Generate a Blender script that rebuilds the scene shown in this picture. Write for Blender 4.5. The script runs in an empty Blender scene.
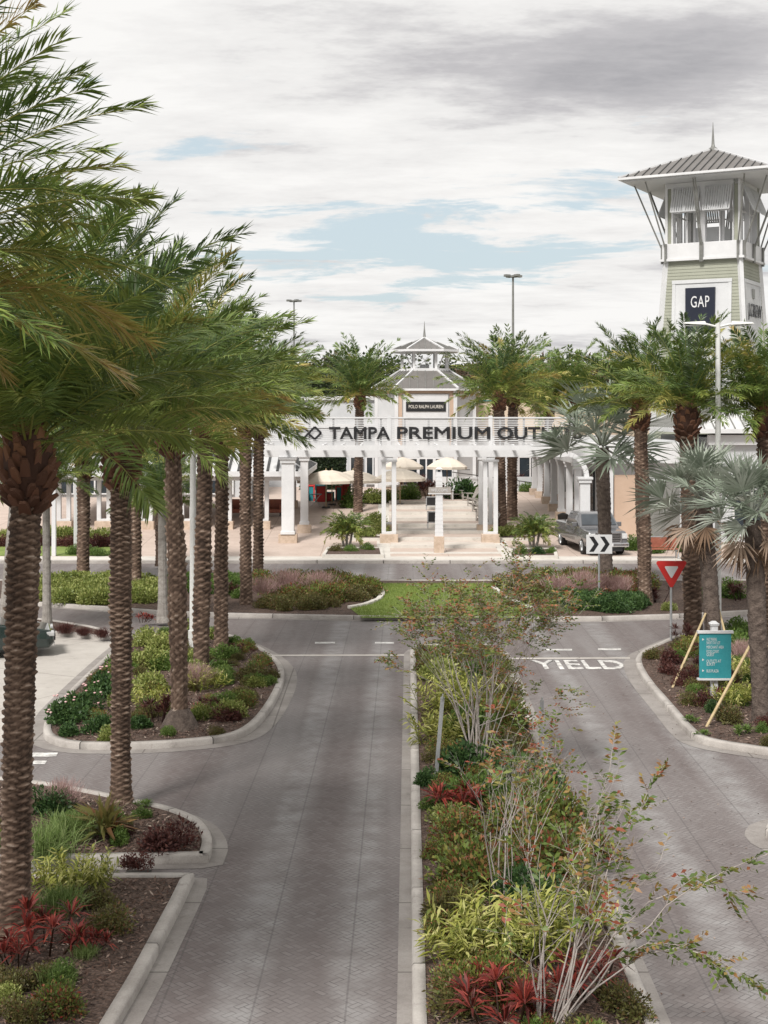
import bpy, math, random
import numpy as np
from mathutils import Vector, Matrix
PI = math.pi
R = math.radians
C = bpy.context.scene.collection
H = 6.7; F = 1400.0; HY = 415.0

def gz(Y):
    # the plaza climbs away from the road
    if Y < 68: return 0.13
    if Y < 88: return 0.13 + (Y-68)/20*1.28
    return 1.41
def G(px, py, z=0.0):
    Y = F*(H-z)/(py-HY)
    return ((px-384)*Y/F, Y, z)
def GP(px, py):
    z = 0.13
    for _ in range(30):
        Y = F*(H-z)/(py-HY); z = 0.5*z+0.5*gz(Y)
    return ((px-384)*Y/F, Y, gz(Y))

# ---------------------------------------------------------------- materials
def newmat(name):
    m = bpy.data.materials.new(name); m.use_nodes = True
    nt = m.node_tree; b = nt.nodes['Principled BSDF']
    return m, nt, b
def N(nt, t, **k):
    n = nt.nodes.new(t)
    for a, v in k.items(): setattr(n, a, v)
    return n
def ramp(nt, fac, stops):
    r = N(nt, 'ShaderNodeValToRGB'); e = r.color_ramp.elements
    while len(e) < len(stops): e.new(0.5)
    for i, (p, c) in enumerate(stops):
        e[i].position = p; e[i].color = (*c, 1)
    nt.links.new(fac, r.inputs[0]); return r.outputs[0]
def noise(nt, scale, detail=4, rough=0.6, coord='Object', vec=None):
    n = N(nt, 'ShaderNodeTexNoise'); n.inputs['Scale'].default_value = scale
    n.inputs['Detail'].default_value = detail; n.inputs['Roughness'].default_value = rough
    if vec is None:
        tc = N(nt, 'ShaderNodeTexCoord'); vec = tc.outputs[coord]
    nt.links.new(vec, n.inputs['Vector']); return n.outputs['Fac']
def math_(nt, op, a, b=None, c=None):
    n = N(nt, 'ShaderNodeMath', operation=op)
    for i, v in enumerate((a, b, c)):
        if v is None: continue
        if isinstance(v, (int, float)): n.inputs[i].default_value = v
        else: nt.links.new(v, n.inputs[i])
    return n.outputs[0]
def mixc(nt, fac, a, b, mode='MIX'):
    n = N(nt, 'ShaderNodeMix', data_type='RGBA', blend_type=mode)
    for i, v in ((0, fac), (6, a), (7, b)):
        if isinstance(v, (int, float)): n.inputs[i].default_value = v
        elif isinstance(v, tuple): n.inputs[i].default_value = (*v, 1)
        else: nt.links.new(v, n.inputs[i])
    return n.outputs[2]
def bump(nt, b, h, strength=0.4, dist=0.02):
    n = N(nt, 'ShaderNodeBump'); n.inputs['Strength'].default_value = strength
    n.inputs['Distance'].default_value = dist
    nt.links.new(h, n.inputs['Height']); nt.links.new(n.outputs[0], b.inputs['Normal'])
def surf(name, c1, c2, scale=2.0, rough=0.7, metal=0.0, bs=0.2, fine=30, dist=0.01):
    # weathered surface: broad blotches of two tones, fine grain and a slight bump
    m, nt, b = newmat(name)
    n1 = noise(nt, scale, 6, 0.65); n2 = noise(nt, fine, 3, 0.6)
    f = math_(nt, 'ADD', math_(nt, 'MULTIPLY', n1, 0.7), math_(nt, 'MULTIPLY', n2, 0.3))
    col = ramp(nt, f, [(0.36, c1), (0.62, c2)])
    nt.links.new(col, b.inputs['Base Color'])
    b.inputs['Roughness'].default_value = rough; b.inputs['Metallic'].default_value = metal
    if bs: bump(nt, b, n2, bs, dist)
    return m
def leafmat(name, stops, rough=0.5, trans=0.3):
    m, nt, b = newmat(name)
    at = N(nt, 'ShaderNodeAttribute'); at.attribute_name = 'v'
    oi = N(nt, 'ShaderNodeObjectInfo')
    v = math_(nt, 'ADD', at.outputs['Fac'], math_(nt, 'MULTIPLY', math_(nt, 'SUBTRACT', oi.outputs['Random'], 0.5), 0.14))
    col = ramp(nt, v, stops)
    nt.links.new(col, b.inputs['Base Color']); b.inputs['Roughness'].default_value = rough
    b.inputs['Specular IOR Level'].default_value = 0.35
    out = nt.nodes['Material Output']
    tr = N(nt, 'ShaderNodeBsdfTranslucent'); nt.links.new(col, tr.inputs[0])
    mx = N(nt, 'ShaderNodeMixShader'); mx.inputs[0].default_value = trans
    nt.links.new(b.outputs[0], mx.inputs[1]); nt.links.new(tr.outputs[0], mx.inputs[2])
    nt.links.new(mx.outputs[0], out.inputs['Surface'])
    return m
M = {}
def paver_material():
    m, nt, b = newmat('brick_pavers')
    tc = N(nt, 'ShaderNodeTexCoord')
    mp = N(nt, 'ShaderNodeMapping'); mp.inputs['Rotation'].default_value = (0, 0, R(45)); mp.inputs['Scale'].default_value = (12.0, 12.0, 12.0)
    nt.links.new(tc.outputs['Object'], mp.inputs['Vector'])
    s = N(nt, 'ShaderNodeSeparateXYZ'); nt.links.new(mp.outputs[0], s.inputs[0])
    ix = math_(nt, 'FLOOR', s.outputs[0]); iy = math_(nt, 'FLOOR', s.outputs[1])
    fx = math_(nt, 'SUBTRACT', s.outputs[0], ix); fy = math_(nt, 'SUBTRACT', s.outputs[1], iy)
    k = math_(nt, 'FLOORED_MODULO', math_(nt, 'SUBTRACT', ix, iy), 4.0)
    def eq(q): return math_(nt, 'COMPARE', k, float(q), 0.4)
    k0, k1, k2, k3 = eq(0), eq(1), eq(2), eq(3)
    dl = math_(nt, 'ADD', fx, k1); dr = math_(nt, 'ADD', math_(nt, 'SUBTRACT', 1.0, fx), k0)
    db = math_(nt, 'ADD', fy, k2); dt = math_(nt, 'ADD', math_(nt, 'SUBTRACT', 1.0, fy), k3)
    d = math_(nt, 'MINIMUM', math_(nt, 'MINIMUM', dl, dr), math_(nt, 'MINIMUM', db, dt))
    cv = N(nt, 'ShaderNodeCombineXYZ')
    nt.links.new(math_(nt, 'SUBTRACT', ix, k1), cv.inputs[0]); nt.links.new(math_(nt, 'SUBTRACT', iy, k2), cv.inputs[1])
    wn = N(nt, 'ShaderNodeTexWhiteNoise'); nt.links.new(cv.outputs[0], wn.inputs['Vector'])
    big = noise(nt, 0.35, 5, 0.6)
    mid = noise(nt, 2.2, 4, 0.6)
    tone = math_(nt, 'ADD', math_(nt, 'MULTIPLY', wn.outputs['Value'], 0.24), math_(nt, 'ADD', math_(nt, 'MULTIPLY', big, 0.5), math_(nt, 'MULTIPLY', mid, 0.25)))
    base = ramp(nt, tone, [(0.25, (0.104, 0.083, 0.079)), (0.52, (0.148, 0.125, 0.12)), (0.85, (0.215, 0.195, 0.188))])
    # long wheel-worn streaks along the lanes, paler where tyres polish the bricks
    sp = N(nt, 'ShaderNodeSeparateXYZ'); nt.links.new(tc.outputs['Object'], sp.inputs[0])
    st = N(nt, 'ShaderNodeMapping'); st.inputs['Scale'].default_value = (1.1, 0.06, 1)
    nt.links.new(tc.outputs['Object'], st.inputs['Vector'])
    sn = noise(nt, 1.0, 3, 0.5, vec=st.outputs[0])
    wear = N(nt, 'ShaderNodeMapRange'); nt.links.new(sn, wear.inputs[0])
    wear.inputs[1].default_value = 0.42; wear.inputs[2].default_value = 0.68; wear.inputs[4].default_value = 0.75
    def track(x0, slope, w):
        q = math_(nt, 'ABSOLUTE', math_(nt, 'SUBTRACT', math_(nt, 'SUBTRACT', sp.outputs[0], math_(nt, 'MULTIPLY', sp.outputs[1], slope)), x0))
        mr = N(nt, 'ShaderNodeMapRange', interpolation_type='SMOOTHSTEP'); nt.links.new(q, mr.inputs[0])
        mr.inputs[1].default_value = 0.08; mr.inputs[2].default_value = w; mr.inputs[3].default_value = 0.55; mr.inputs[4].default_value = 0
        return mr.outputs[0]
    tk = math_(nt, 'MAXIMUM', math_(nt, 'MAXIMUM', track(-0.55, .012, .5), track(-1.85, .012, .5)), math_(nt, 'MAXIMUM', track(4.1, .014, .5), track(5.7, .02, .55)))
    tk = math_(nt, 'MULTIPLY', tk, math_(nt, 'MULTIPLY', math_(nt, 'POWER', mid, 1.5), 3.0))
    w2 = math_(nt, 'MAXIMUM', math_(nt, 'MULTIPLY', wear.outputs[0], 0.6), tk)
    base = mixc(nt, w2, base, (0.275, 0.265, 0.26))
    # broad oily mottling
    ol = N(nt, 'ShaderNodeMapRange'); nt.links.new(noise(nt, 0.9, 6, 0.7), ol.inputs[0])
    ol.inputs[1].default_value = 0.52; ol.inputs[2].default_value = 0.8; ol.inputs[4].default_value = 0.4
    base = mixc(nt, ol.outputs[0], base, (0.10, 0.083, 0.08))
    jm = N(nt, 'ShaderNodeMapRange'); nt.links.new(d, jm.inputs[0])
    jm.inputs[1].default_value = 0.02; jm.inputs[2].default_value = 0.1; jm.inputs[3].default_value = 1.0; jm.inputs[4].default_value = 0.0
    jf = math_(nt, 'MULTIPLY', jm.outputs[0], math_(nt, 'ADD', 0.22, math_(nt, 'MULTIPLY', math_(nt, 'POWER', wn.outputs['Value'], 3.0), 0.85)))
    col = mixc(nt, jf, base, (0.035, 0.03, 0.03))
    # rows of control joints running up the lanes
    jx = math_(nt, 'ABSOLUTE', math_(nt, 'SUBTRACT', math_(nt, 'FLOORED_MODULO', math_(nt, 'ADD', math_(nt, 'SUBTRACT', sp.outputs[0], math_(nt, 'MULTIPLY', sp.outputs[1], 0.014)), 40.0), 1.05), 0.5))
    jl = math_(nt, 'MULTIPLY', math_(nt, 'LESS_THAN', jx, 0.012), 0.33)
    col = mixc(nt, jl, col, (0.04, 0.035, 0.035))
    nt.links.new(col, b.inputs['Base Color']); b.inputs['Roughness'].default_value = 0.72
    hh = math_(nt, 'ADD', math_(nt, 'SUBTRACT', 1.0, jm.outputs[0]), math_(nt, 'MULTIPLY', noise(nt, 60, 2), 0.3))
    bump(nt, b, hh, 0.5, 0.006)
    return m
M['paver'] = paver_material()
def concrete(name, c1, c2, joint=None, rough=0.8, rot=0):
    m, nt, b = newmat(name)
    n1 = noise(nt, 0.9, 7, 0.7); n2 = noise(nt, 45, 3)
    f = math_(nt, 'ADD', math_(nt, 'MULTIPLY', n1, 0.75), math_(nt, 'MULTIPLY', n2, 0.25))
    col = ramp(nt, f, [(0.33, c1), (0.62, c2)])
    st = N(nt, 'ShaderNodeMapRange'); nt.links.new(noise(nt, 3.1, 8, 0.75), st.inputs[0])
    st.inputs[1].default_value = 0.56; st.inputs[2].default_value = 0.72; st.inputs[4].default_value = 0.55
    col = mixc(nt, st.outputs[0], col, (c1[0]*.45, c1[1]*.42, c1[2]*.4))
    if joint:
        tc = N(nt, 'ShaderNodeTexCoord'); s = N(nt, 'ShaderNodeSeparateXYZ')
        mp = N(nt, 'ShaderNodeMapping'); mp.inputs['Rotation'].default_value = (0, 0, rot); nt.links.new(tc.outputs['Object'], mp.inputs['Vector'])
        nt.links.new(mp.outputs[0], s.inputs[0])
        a = math_(nt, 'FLOORED_MODULO', s.outputs[0], joint); c = math_(nt, 'FLOORED_MODULO', s.outputs[1], joint)
        l = math_(nt, 'MAXIMUM', math_(nt, 'LESS_THAN', a, 0.03), math_(nt, 'LESS_THAN', c, 0.04))
        col = mixc(nt, math_(nt, 'MULTIPLY', l, 0.6), col, (c1[0]*.35, c1[1]*.33, c1[2]*.3))
    nt.links.new(col, b.inputs['Base Color']); b.inputs['Roughness'].default_value = rough
    bump(nt, b, n2, 0.25, 0.006)
    return m
M['kerb'] = concrete('kerb_concrete', (0.25, 0.225, 0.205), (0.44, 0.41, 0.38))
M['gutter'] = concrete('gutter_concrete', (0.17, 0.15, 0.138), (0.30, 0.277, 0.258), 2.4)
M['drive'] = concrete('driveway_concrete', (0.36, 0.33, 0.3), (0.46, 0.43, 0.395), 4.6, rot=0.5)
M['plaza'] = concrete('plaza_concrete', (0.40, 0.315, 0.265), (0.49, 0.40, 0.345), 3.0)
M['plaza_light'] = concrete('pale_concrete', (0.46, 0.43, 0.39), (0.58, 0.55, 0.5))
M['step'] = concrete('step_concrete', (0.47, 0.41, 0.36), (0.58, 0.52, 0.46))
def mulch_material():
    m, nt, b = newmat('bark_mulch')
    tc = N(nt, 'ShaderNodeTexCoord')
    v = N(nt, 'ShaderNodeTexVoronoi'); v.inputs['Scale'].default_value = 22; nt.links.new(tc.outputs['Object'], v.inputs['Vector'])
    s = N(nt, 'ShaderNodeSeparateColor'); nt.links.new(v.outputs['Color'], s.inputs[0])
    n1 = noise(nt, 2.0, 6, 0.7)
    f = math_(nt, 'ADD', math_(nt, 'MULTIPLY', s.outputs[0], 0.5), math_(nt, 'MULTIPLY', n1, 0.6))
    col = ramp(nt, f, [(0.2, (0.03, 0.018, 0.013)), (0.5, (0.085, 0.052, 0.038)), (0.8, (0.15, 0.1, 0.078)), (0.95, (0.24, 0.185, 0.15))])
    nt.links.new(col, b.inputs['Base Color']); b.inputs['Roughness'].default_value = 0.95
    bump(nt, b, math_(nt, 'ADD', v.outputs['Distance'], n1), 1.0, 0.05)
    return m
M['mulch'] = mulch_material()
M['chips'] = leafmat('bark_chips', [(0.0, (0.03, 0.017, 0.012)), (0.5, (0.11, 0.065, 0.048)), (0.85, (0.22, 0.15, 0.12)), (1.0, (0.42, 0.34, 0.28))], 0.9, 0.0)
M['ground'] = surf('scrub_ground', (0.05, 0.06, 0.025), (0.11, 0.11, 0.05), 0.05, 0.95)
M['grass'] = surf('lawn', (0.10, 0.15, 0.025), (0.19, 0.24, 0.055), 0.8, 0.9, bs=0.6, fine=25, dist=0.03)
M['blade'] = leafmat('grass_blades', [(0, (0.12, 0.18, 0.03)), (1, (0.26, 0.32, 0.08))], 0.7, 0.3)
M['paint'] = surf('road_paint', (0.24, 0.225, 0.215), (0.74, 0.73, 0.7), 5, 0.6, fine=34)
M['white'] = surf('white_paint', (0.51, 0.51, 0.515), (0.64, 0.64, 0.645), 0.5, 0.5, bs=0.08)
M['white2'] = surf('off_white_siding', (0.43, 0.435, 0.44), (0.53, 0.535, 0.54), 0.4, 0.6, bs=0.1)
M['greywall'] = surf('pale_grey_wall', (0.42, 0.43, 0.44), (0.52, 0.53, 0.54), 0.4, 0.7, bs=0.1)
M['beige'] = surf('beige_stucco', (0.50, 0.40, 0.30), (0.6, 0.5, 0.39), 0.3, 0.85, bs=0.2)
M['tan'] = surf('tan_trim', (0.42, 0.30, 0.22), (0.5, 0.37, 0.28), 0.5, 0.7)
M['stone'] = surf('tan_stone', (0.36, 0.27, 0.2), (0.55, 0.44, 0.35), 3, 0.85, bs=0.5)
M['sage'] = surf('sage_siding', (0.225, 0.232, 0.182), (0.28, 0.287, 0.228), 0.5, 0.65, bs=0.1)
M['seam'] = surf('standing_seam_metal', (0.13, 0.12, 0.113), (0.18, 0.17, 0.16), 0.6, 0.55, 0.2, bs=0.05)
M['seam_light'] = surf('galvanised_roof', (0.5, 0.5, 0.5), (0.66, 0.66, 0.655), 0.6, 0.45, 0.25, bs=0.05)
M['rib_dark'] = surf('roof_seam_dark', (0.04, 0.04, 0.04), (0.07, 0.07, 0.07), 1, 0.5, 0.4)
M['navy'] = surf('navy_panel', (0.006, 0.009, 0.02), (0.01, 0.013, 0.028), 1, 0.35, bs=0)
M['black'] = surf('black_panel', (0.008, 0.008, 0.009), (0.018, 0.018, 0.02), 2, 0.4, bs=0)
M['metal'] = surf('galvanised_steel', (0.36, 0.37, 0.38), (0.5, 0.51, 0.52), 4, 0.4, 0.6, bs=0.05)
M['pole'] = surf('pole_paint', (0.55, 0.55, 0.53), (0.68, 0.68, 0.66), 1.5, 0.4, 0.1, bs=0.03)
M['darkmetal'] = surf('bronze_metal', (0.03, 0.028, 0.026), (0.06, 0.055, 0.05), 3, 0.45, 0.4)
M['strut'] = surf('strut_metal', (0.16, 0.16, 0.15), (0.24, 0.24, 0.225), 2, 0.5, 0.3)
M['red'] = surf('red_reflective', (0.42, 0.012, 0.012), (0.5, 0.03, 0.025), 2, 0.4, bs=0)
M['teal'] = surf('teal_board', (0.02, 0.20, 0.23), (0.035, 0.26, 0.29), 2, 0.45, bs=0)
M['redplay'] = surf('red_plastic', (0.5, 0.02, 0.015), (0.62, 0.035, 0.03), 2, 0.4, bs=0)
M['canvas'] = surf('umbrella_canvas', (0.55, 0.48, 0.40), (0.66, 0.59, 0.5), 1.5, 0.9, bs=0.1)
M['wood'] = surf('pine_stake', (0.33, 0.25, 0.13), (0.47, 0.37, 0.22), 6, 0.8, bs=0.3)
M['redwood'] = surf('stained_wood', (0.2, 0.06, 0.035), (0.3, 0.1, 0.06), 4, 0.6, bs=0.2)
M['greywood'] = surf('weathered_wood', (0.22, 0.2, 0.18), (0.36, 0.33, 0.3), 5, 0.8, bs=0.2)
def glassmat(name, c, rough=0.08):
    m, nt, b = newmat(name)
    col = ramp(nt, noise(nt, 0.7, 3), [(0.3, c), (0.7, tuple(x*2.2 for x in c))])
    nt.links.new(col, b.inputs['Base Color']); b.inputs['Roughness'].default_value = rough
    b.inputs['Specular IOR Level'].default_value = 0.7
    return m
M['glass'] = glassmat('dark_window_glass', (0.012, 0.016, 0.02))
M['cabglass'] = glassmat('car_glass', (0.03, 0.035, 0.04), 0.04)
M['lens'] = glassmat('lamp_lens', (0.3, 0.3, 0.3), 0.1)
def carpaint(name, c):
    m, nt, b = newmat(name)
    col = ramp(nt, noise(nt, 3, 3), [(0.3, c), (0.7, tuple(x*1.25 for x in c))])
    nt.links.new(col, b.inputs['Base Color']); b.inputs['Metallic'].default_value = 0.35
    b.inputs['Roughness'].default_value = 0.25; b.inputs['Coat Weight'].default_value = 1.0; b.inputs['Coat Roughness'].default_value = 0.04
    return m
M['truckpaint'] = carpaint('charcoal_paint', (0.14, 0.14, 0.145))
M['carpaint'] = carpaint('dark_green_paint', (0.012, 0.022, 0.02))
M['chrome'] = surf('chrome', (0.55, 0.55, 0.56), (0.75, 0.75, 0.76), 5, 0.15, 1.0, bs=0)
M['tyre'] = surf('tyre_rubber', (0.01, 0.01, 0.01), (0.022, 0.021, 0.02), 8, 0.8)
# plants
M['palm'] = leafmat('date_palm_leaf', [(0.0, (0.40, 0.27, 0.10)), (0.14, (0.36, 0.33, 0.09)), (0.34, (0.22, 0.27, 0.06)), (0.62, (0.125, 0.185, 0.045)), (0.85, (0.07, 0.12, 0.045)), (1.0, (0.15, 0.18, 0.11))], 0.42, 0.2)
M['fan'] = leafmat('silver_fan_leaf', [(0.0, (0.17, 0.21, 0.15)), (0.5, (0.30, 0.34, 0.275)), (1.0, (0.50, 0.52, 0.46))], 0.5, 0.2)
M['deadfan'] = leafmat('dead_frond', [(0, (0.14, 0.085, 0.05)), (0.6, (0.27, 0.18, 0.12)), (1, (0.4, 0.3, 0.23))], 0.8, 0.2)
M['petiole'] = leafmat('petiole', [(0, (0.2, 0.24, 0.14)), (1, (0.42, 0.43, 0.33))], 0.6, 0.0)
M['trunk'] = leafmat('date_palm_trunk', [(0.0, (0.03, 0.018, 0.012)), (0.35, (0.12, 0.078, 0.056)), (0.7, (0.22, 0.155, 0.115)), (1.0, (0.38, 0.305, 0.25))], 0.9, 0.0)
M['boot'] = leafmat('leaf_base', [(0.0, (0.06, 0.028, 0.018)), (0.5, (0.16, 0.075, 0.045)), (0.85, (0.24, 0.12, 0.06)), (1.0, (0.38, 0.2, 0.07))], 0.8, 0.0)
M['greytrunk'] = surf('ringed_grey_trunk', (0.16, 0.14, 0.125), (0.3, 0.28, 0.255), 5, 0.9, bs=0.4, fine=18, dist=0.03)
M['darktrunk'] = surf('rough_dark_trunk', (0.05, 0.035, 0.028), (0.15, 0.115, 0.095), 7, 0.95, bs=0.8, fine=25, dist=0.05)
M['twig'] = surf('grey_branch', (0.24, 0.2, 0.18), (0.42, 0.38, 0.35), 12, 0.85, bs=0.2)
M['bark'] = surf('tree_bark', (0.07, 0.055, 0.045), (0.15, 0.12, 0.1), 4, 0.95, bs=0.4)
def lm(n, *c, t=0.28): M[n] = leafmat(n, [(i/(len(c)-1), x) for i, x in enumerate(c)], 0.5, t)
lm('lf_dark', (0.022, 0.05, 0.018), (0.05, 0.10, 0.03), (0.10, 0.17, 0.05))
lm('lf_mid', (0.045, 0.085, 0.02), (0.10, 0.165, 0.035), (0.18, 0.25, 0.06))
lm('lf_lime', (0.10, 0.14, 0.035), (0.21, 0.25, 0.06), (0.40, 0.41, 0.15))
lm('lf_yellow', (0.12, 0.16, 0.03), (0.33, 0.34, 0.07), (0.6, 0.57, 0.24))
lm('lf_bronze', (0.05, 0.035, 0.018), (0.10, 0.085, 0.03), (0.13, 0.14, 0.04), (0.2, 0.09, 0.05))
lm('lf_red', (0.04, 0.022, 0.012), (0.11, 0.02, 0.016), (0.24, 0.035, 0.028), (0.4, 0.09, 0.06))
lm('lf_redgreen', (0.26, 0.045, 0.03), (0.14, 0.08, 0.03), (0.08, 0.13, 0.03), (0.2, 0.25, 0.05), (0.38, 0.12, 0.08))
lm('lf_maroon', (0.035, 0.014, 0.014), (0.085, 0.03, 0.026), (0.14, 0.055, 0.04))
lm('lf_brom', (0.14, 0.05, 0.025), (0.13, 0.12, 0.035), (0.2, 0.19, 0.06), (0.3, 0.14, 0.06))
lm('lf_muhly', (0.2, 0.12, 0.11), (0.42, 0.27, 0.25), (0.58, 0.42, 0.39))
lm('lf_grass', (0.07, 0.12, 0.025), (0.15, 0.22, 0.06), (0.28, 0.34, 0.14))
lm('lf_crape', (0.26, 0.07, 0.04), (0.16, 0.15, 0.035), (0.08, 0.13, 0.028), (0.13, 0.18, 0.04), (0.24, 0.23, 0.06), (0.34, 0.13, 0.07))
lm('lf_far', (0.022, 0.036, 0.016), (0.045, 0.062, 0.026), (0.09, 0.10, 0.045))
lm('lf_farbrown', (0.05, 0.036, 0.022), (0.10, 0.066, 0.042), (0.15, 0.105, 0.065))
lm('lf_wall', (0.012, 0.022, 0.012), (0.03, 0.05, 0.02), (0.06, 0.085, 0.035))
M['flower'] = surf('pink_flower', (0.55, 0.28, 0.28), (0.7, 0.5, 0.48), 9, 0.7, bs=0)

# ---------------------------------------------------------------- mesh helpers
def npmesh(name, V, quads=None, tris=None, v=None, mat=None, smooth=False):
    me = bpy.data.meshes.new(name)
    V = np.asarray(V, dtype=np.float32).reshape(-1, 3)
    lo = []; st = []; n = 0
    if quads is not None and len(quads):
        q = np.asarray(quads, dtype=np.int32).reshape(-1, 4); lo.append(q.ravel()); st.append(np.arange(len(q))*4); n = len(q)*4
    if tris is not None and len(tris):
        t = np.asarray(tris, dtype=np.int32).reshape(-1, 3); lo.append(t.ravel()); st.append(n+np.arange(len(t))*3)
    lo = np.concatenate(lo); st = np.concatenate(st).astype(np.int32)
    me.vertices.add(len(V)); me.vertices.foreach_set('co', V.ravel())
    me.loops.add(len(lo)); me.loops.foreach_set('vertex_index', lo)
    me.polygons.add(len(st)); me.polygons.foreach_set('loop_start', st)
    if smooth: me.polygons.foreach_set('use_smooth', np.ones(len(st), dtype=bool))
    me.update(calc_edges=True)
    if v is not None:
        a = me.attributes.new('v', 'FLOAT', 'POINT'); a.data.foreach_set('value', np.asarray(v, dtype=np.float32).ravel())
    if mat: me.materials.append(M[mat])
    return me
def link(name, me, parent=None, loc=(0, 0, 0), rz=0, scale=None):
    o = bpy.data.objects.new(name, me); C.objects.link(o)
    o.location = loc; o.rotation_euler = (0, 0, rz)
    if scale is not None: o.scale = (scale,)*3 if isinstance(scale, (int, float)) else scale
    if parent: o.parent = parent
    return o
def thing(name, label, cat, loc=(0, 0, 0), rz=0, group=None, scale=None):
    o = link(name, None, None, loc, rz, scale); return tag(o, label, cat, group)
def tag(o, label, cat=None, group=None, kind=None):
    if label: o['label'] = label
    if cat: o['category'] = cat
    if group: o['group'] = group
    if kind: o['kind'] = kind
    return o
def struct(o): o['kind'] = 'structure'; return o
def kids(o): return [c for c in C.objects if c.parent == o]
def copy_tree(o, parent=None):
    c = o.copy(); C.objects.link(c)
    if parent: c.parent = parent
    for ch in kids(o): copy_tree(ch, c)
    return c
class MB:
    def __init__(s): s.v = []; s.f = []; s.a = []
    def add(s, vs, fs, val=0.5):
        n = len(s.v); s.v += [tuple(p) for p in vs]; s.f += [tuple(i+n for i in f) for f in fs]; s.a += [val]*len(vs); return s
    def box(s, x0, x1, y0, y1, z0, z1, val=0.5):
        return s.add([(x0,y0,z0),(x1,y0,z0),(x1,y1,z0),(x0,y1,z0),(x0,y0,z1),(x1,y0,z1),(x1,y1,z1),(x0,y1,z1)],
              [(0,3,2,1),(4,5,6,7),(0,1,5,4),(1,2,6,5),(2,3,7,6),(3,0,4,7)], val)
    def cb(s, x, y, z, sx, sy, sz): return s.box(x-sx/2, x+sx/2, y-sy/2, y+sy/2, z, z+sz)
    def frust(s, x, y, z0, z1, a0, b0, a1, b1):
        return s.add([(x-a0,y-b0,z0),(x+a0,y-b0,z0),(x+a0,y+b0,z0),(x-a0,y+b0,z0),(x-a1,y-b1,z1),(x+a1,y-b1,z1),(x+a1,y+b1,z1),(x-a1,y+b1,z1)],
              [(0,3,2,1),(4,5,6,7),(0,1,5,4),(1,2,6,5),(2,3,7,6),(3,0,4,7)])
    def beam(s, p, q, w, h=None, up=(0, 0, 1)):
        h = h or w; p = Vector(p); q = Vector(q); d = (q-p).normalized()
        u = Vector(up); sd = d.cross(u)
        if sd.length < 1e-4: sd = d.cross(Vector((1, 0, 0)))
        sd.normalize(); u = sd.cross(d).normalized(); vs = []
        for e in (p, q):
            for a, b in ((-1, -1), (1, -1), (1, 1), (-1, 1)): vs.append(e+sd*a*w/2+u*b*h/2)
        return s.add(vs, [(0,1,2,3),(7,6,5,4),(0,4,5,1),(1,5,6,2),(2,6,7,3),(3,7,4,0)])
    def tube(s, p, q, r0, r1=None, n=8, cap=True, val=0.5):
        r1 = r0 if r1 is None else r1; p = Vector(p); q = Vector(q); d = (q-p).normalized()
        a = d.orthogonal().normalized(); b = d.cross(a); vs = []
        for e, r in ((p, r0), (q, r1)):
            for k in range(n):
                t = 2*PI*k/n; vs.append(e+a*(r*math.cos(t))+b*(r*math.sin(t)))
        fs = [(k, (k+1) % n, n+(k+1) % n, n+k) for k in range(n)]
        if cap: fs += [tuple(range(n))[::-1], tuple(range(n, 2*n))]
        return s.add(vs, fs, val)
    def path(s, pts, rs, n=6, val=0.5):
        rings = []; base = len(s.v)
        for i, p in enumerate(pts):
            d = (Vector(pts[min(i+1, len(pts)-1)])-Vector(pts[max(i-1, 0)])).normalized()
            a = d.cross(Vector((0.3, 0.9, 0.1))).normalized(); b = d.cross(a)
            for k in range(n):
                t = 2*PI*k/n; s.v.append(tuple(Vector(p)+a*(rs[i]*math.cos(t))+b*(rs[i]*math.sin(t)))); s.a.append(val)
        for i in range(len(pts)-1):
            for k in range(n):
                a = base+i*n; s.f.append((a+k, a+(k+1) % n, a+n+(k+1) % n, a+n+k))
        return s
    def lathe(s, prof, n=16, c=(0, 0, 0)):
        b = len(s.v)
        for r, z in prof:
            for k in range(n):
                t = 2*PI*k/n; s.v.append((c[0]+r*math.cos(t), c[1]+r*math.sin(t), c[2]+z)); s.a.append(0.5)
        for i in range(len(prof)-1):
            for k in range(n):
                a = b+i*n; s.f.append((a+k, a+(k+1) % n, a+n+(k+1) % n, a+n+k))
        return s
    def prism(s, poly, z0, z1):
        n = len(poly)
        ar = sum(poly[i][0]*poly[(i+1) % n][1]-poly[(i+1) % n][0]*poly[i][1] for i in range(n))
        if ar < 0: poly = poly[::-1]
        return s.add([(x, y, z0) for x, y in poly]+[(x, y, z1) for x, y in poly],
              [tuple(range(n))[::-1], tuple(range(n, 2*n))]+[(k, (k+1) % n, n+(k+1) % n, n+k) for k in range(n)])
    def build(s, name, mat, parent=None, loc=(0, 0, 0), rz=0, smooth=False, bevel=0, v=False):
        me = bpy.data.meshes.new(name); me.from_pydata(s.v, [], s.f); me.materials.append(M[mat])
        if v:
            a = me.attributes.new('v', 'FLOAT', 'POINT'); a.data.foreach_set('value', s.a)
        if smooth: me.polygons.foreach_set('use_smooth', [True]*len(me.polygons))
        me.update()
        o = link(name, me, parent, loc, rz)
        if bevel:
            bm = o.modifiers.new('edge', 'BEVEL'); bm.width = bevel; bm.segments = 2; bm.limit_method = 'ANGLE'; bm.angle_limit = R(40)
        return o
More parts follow.
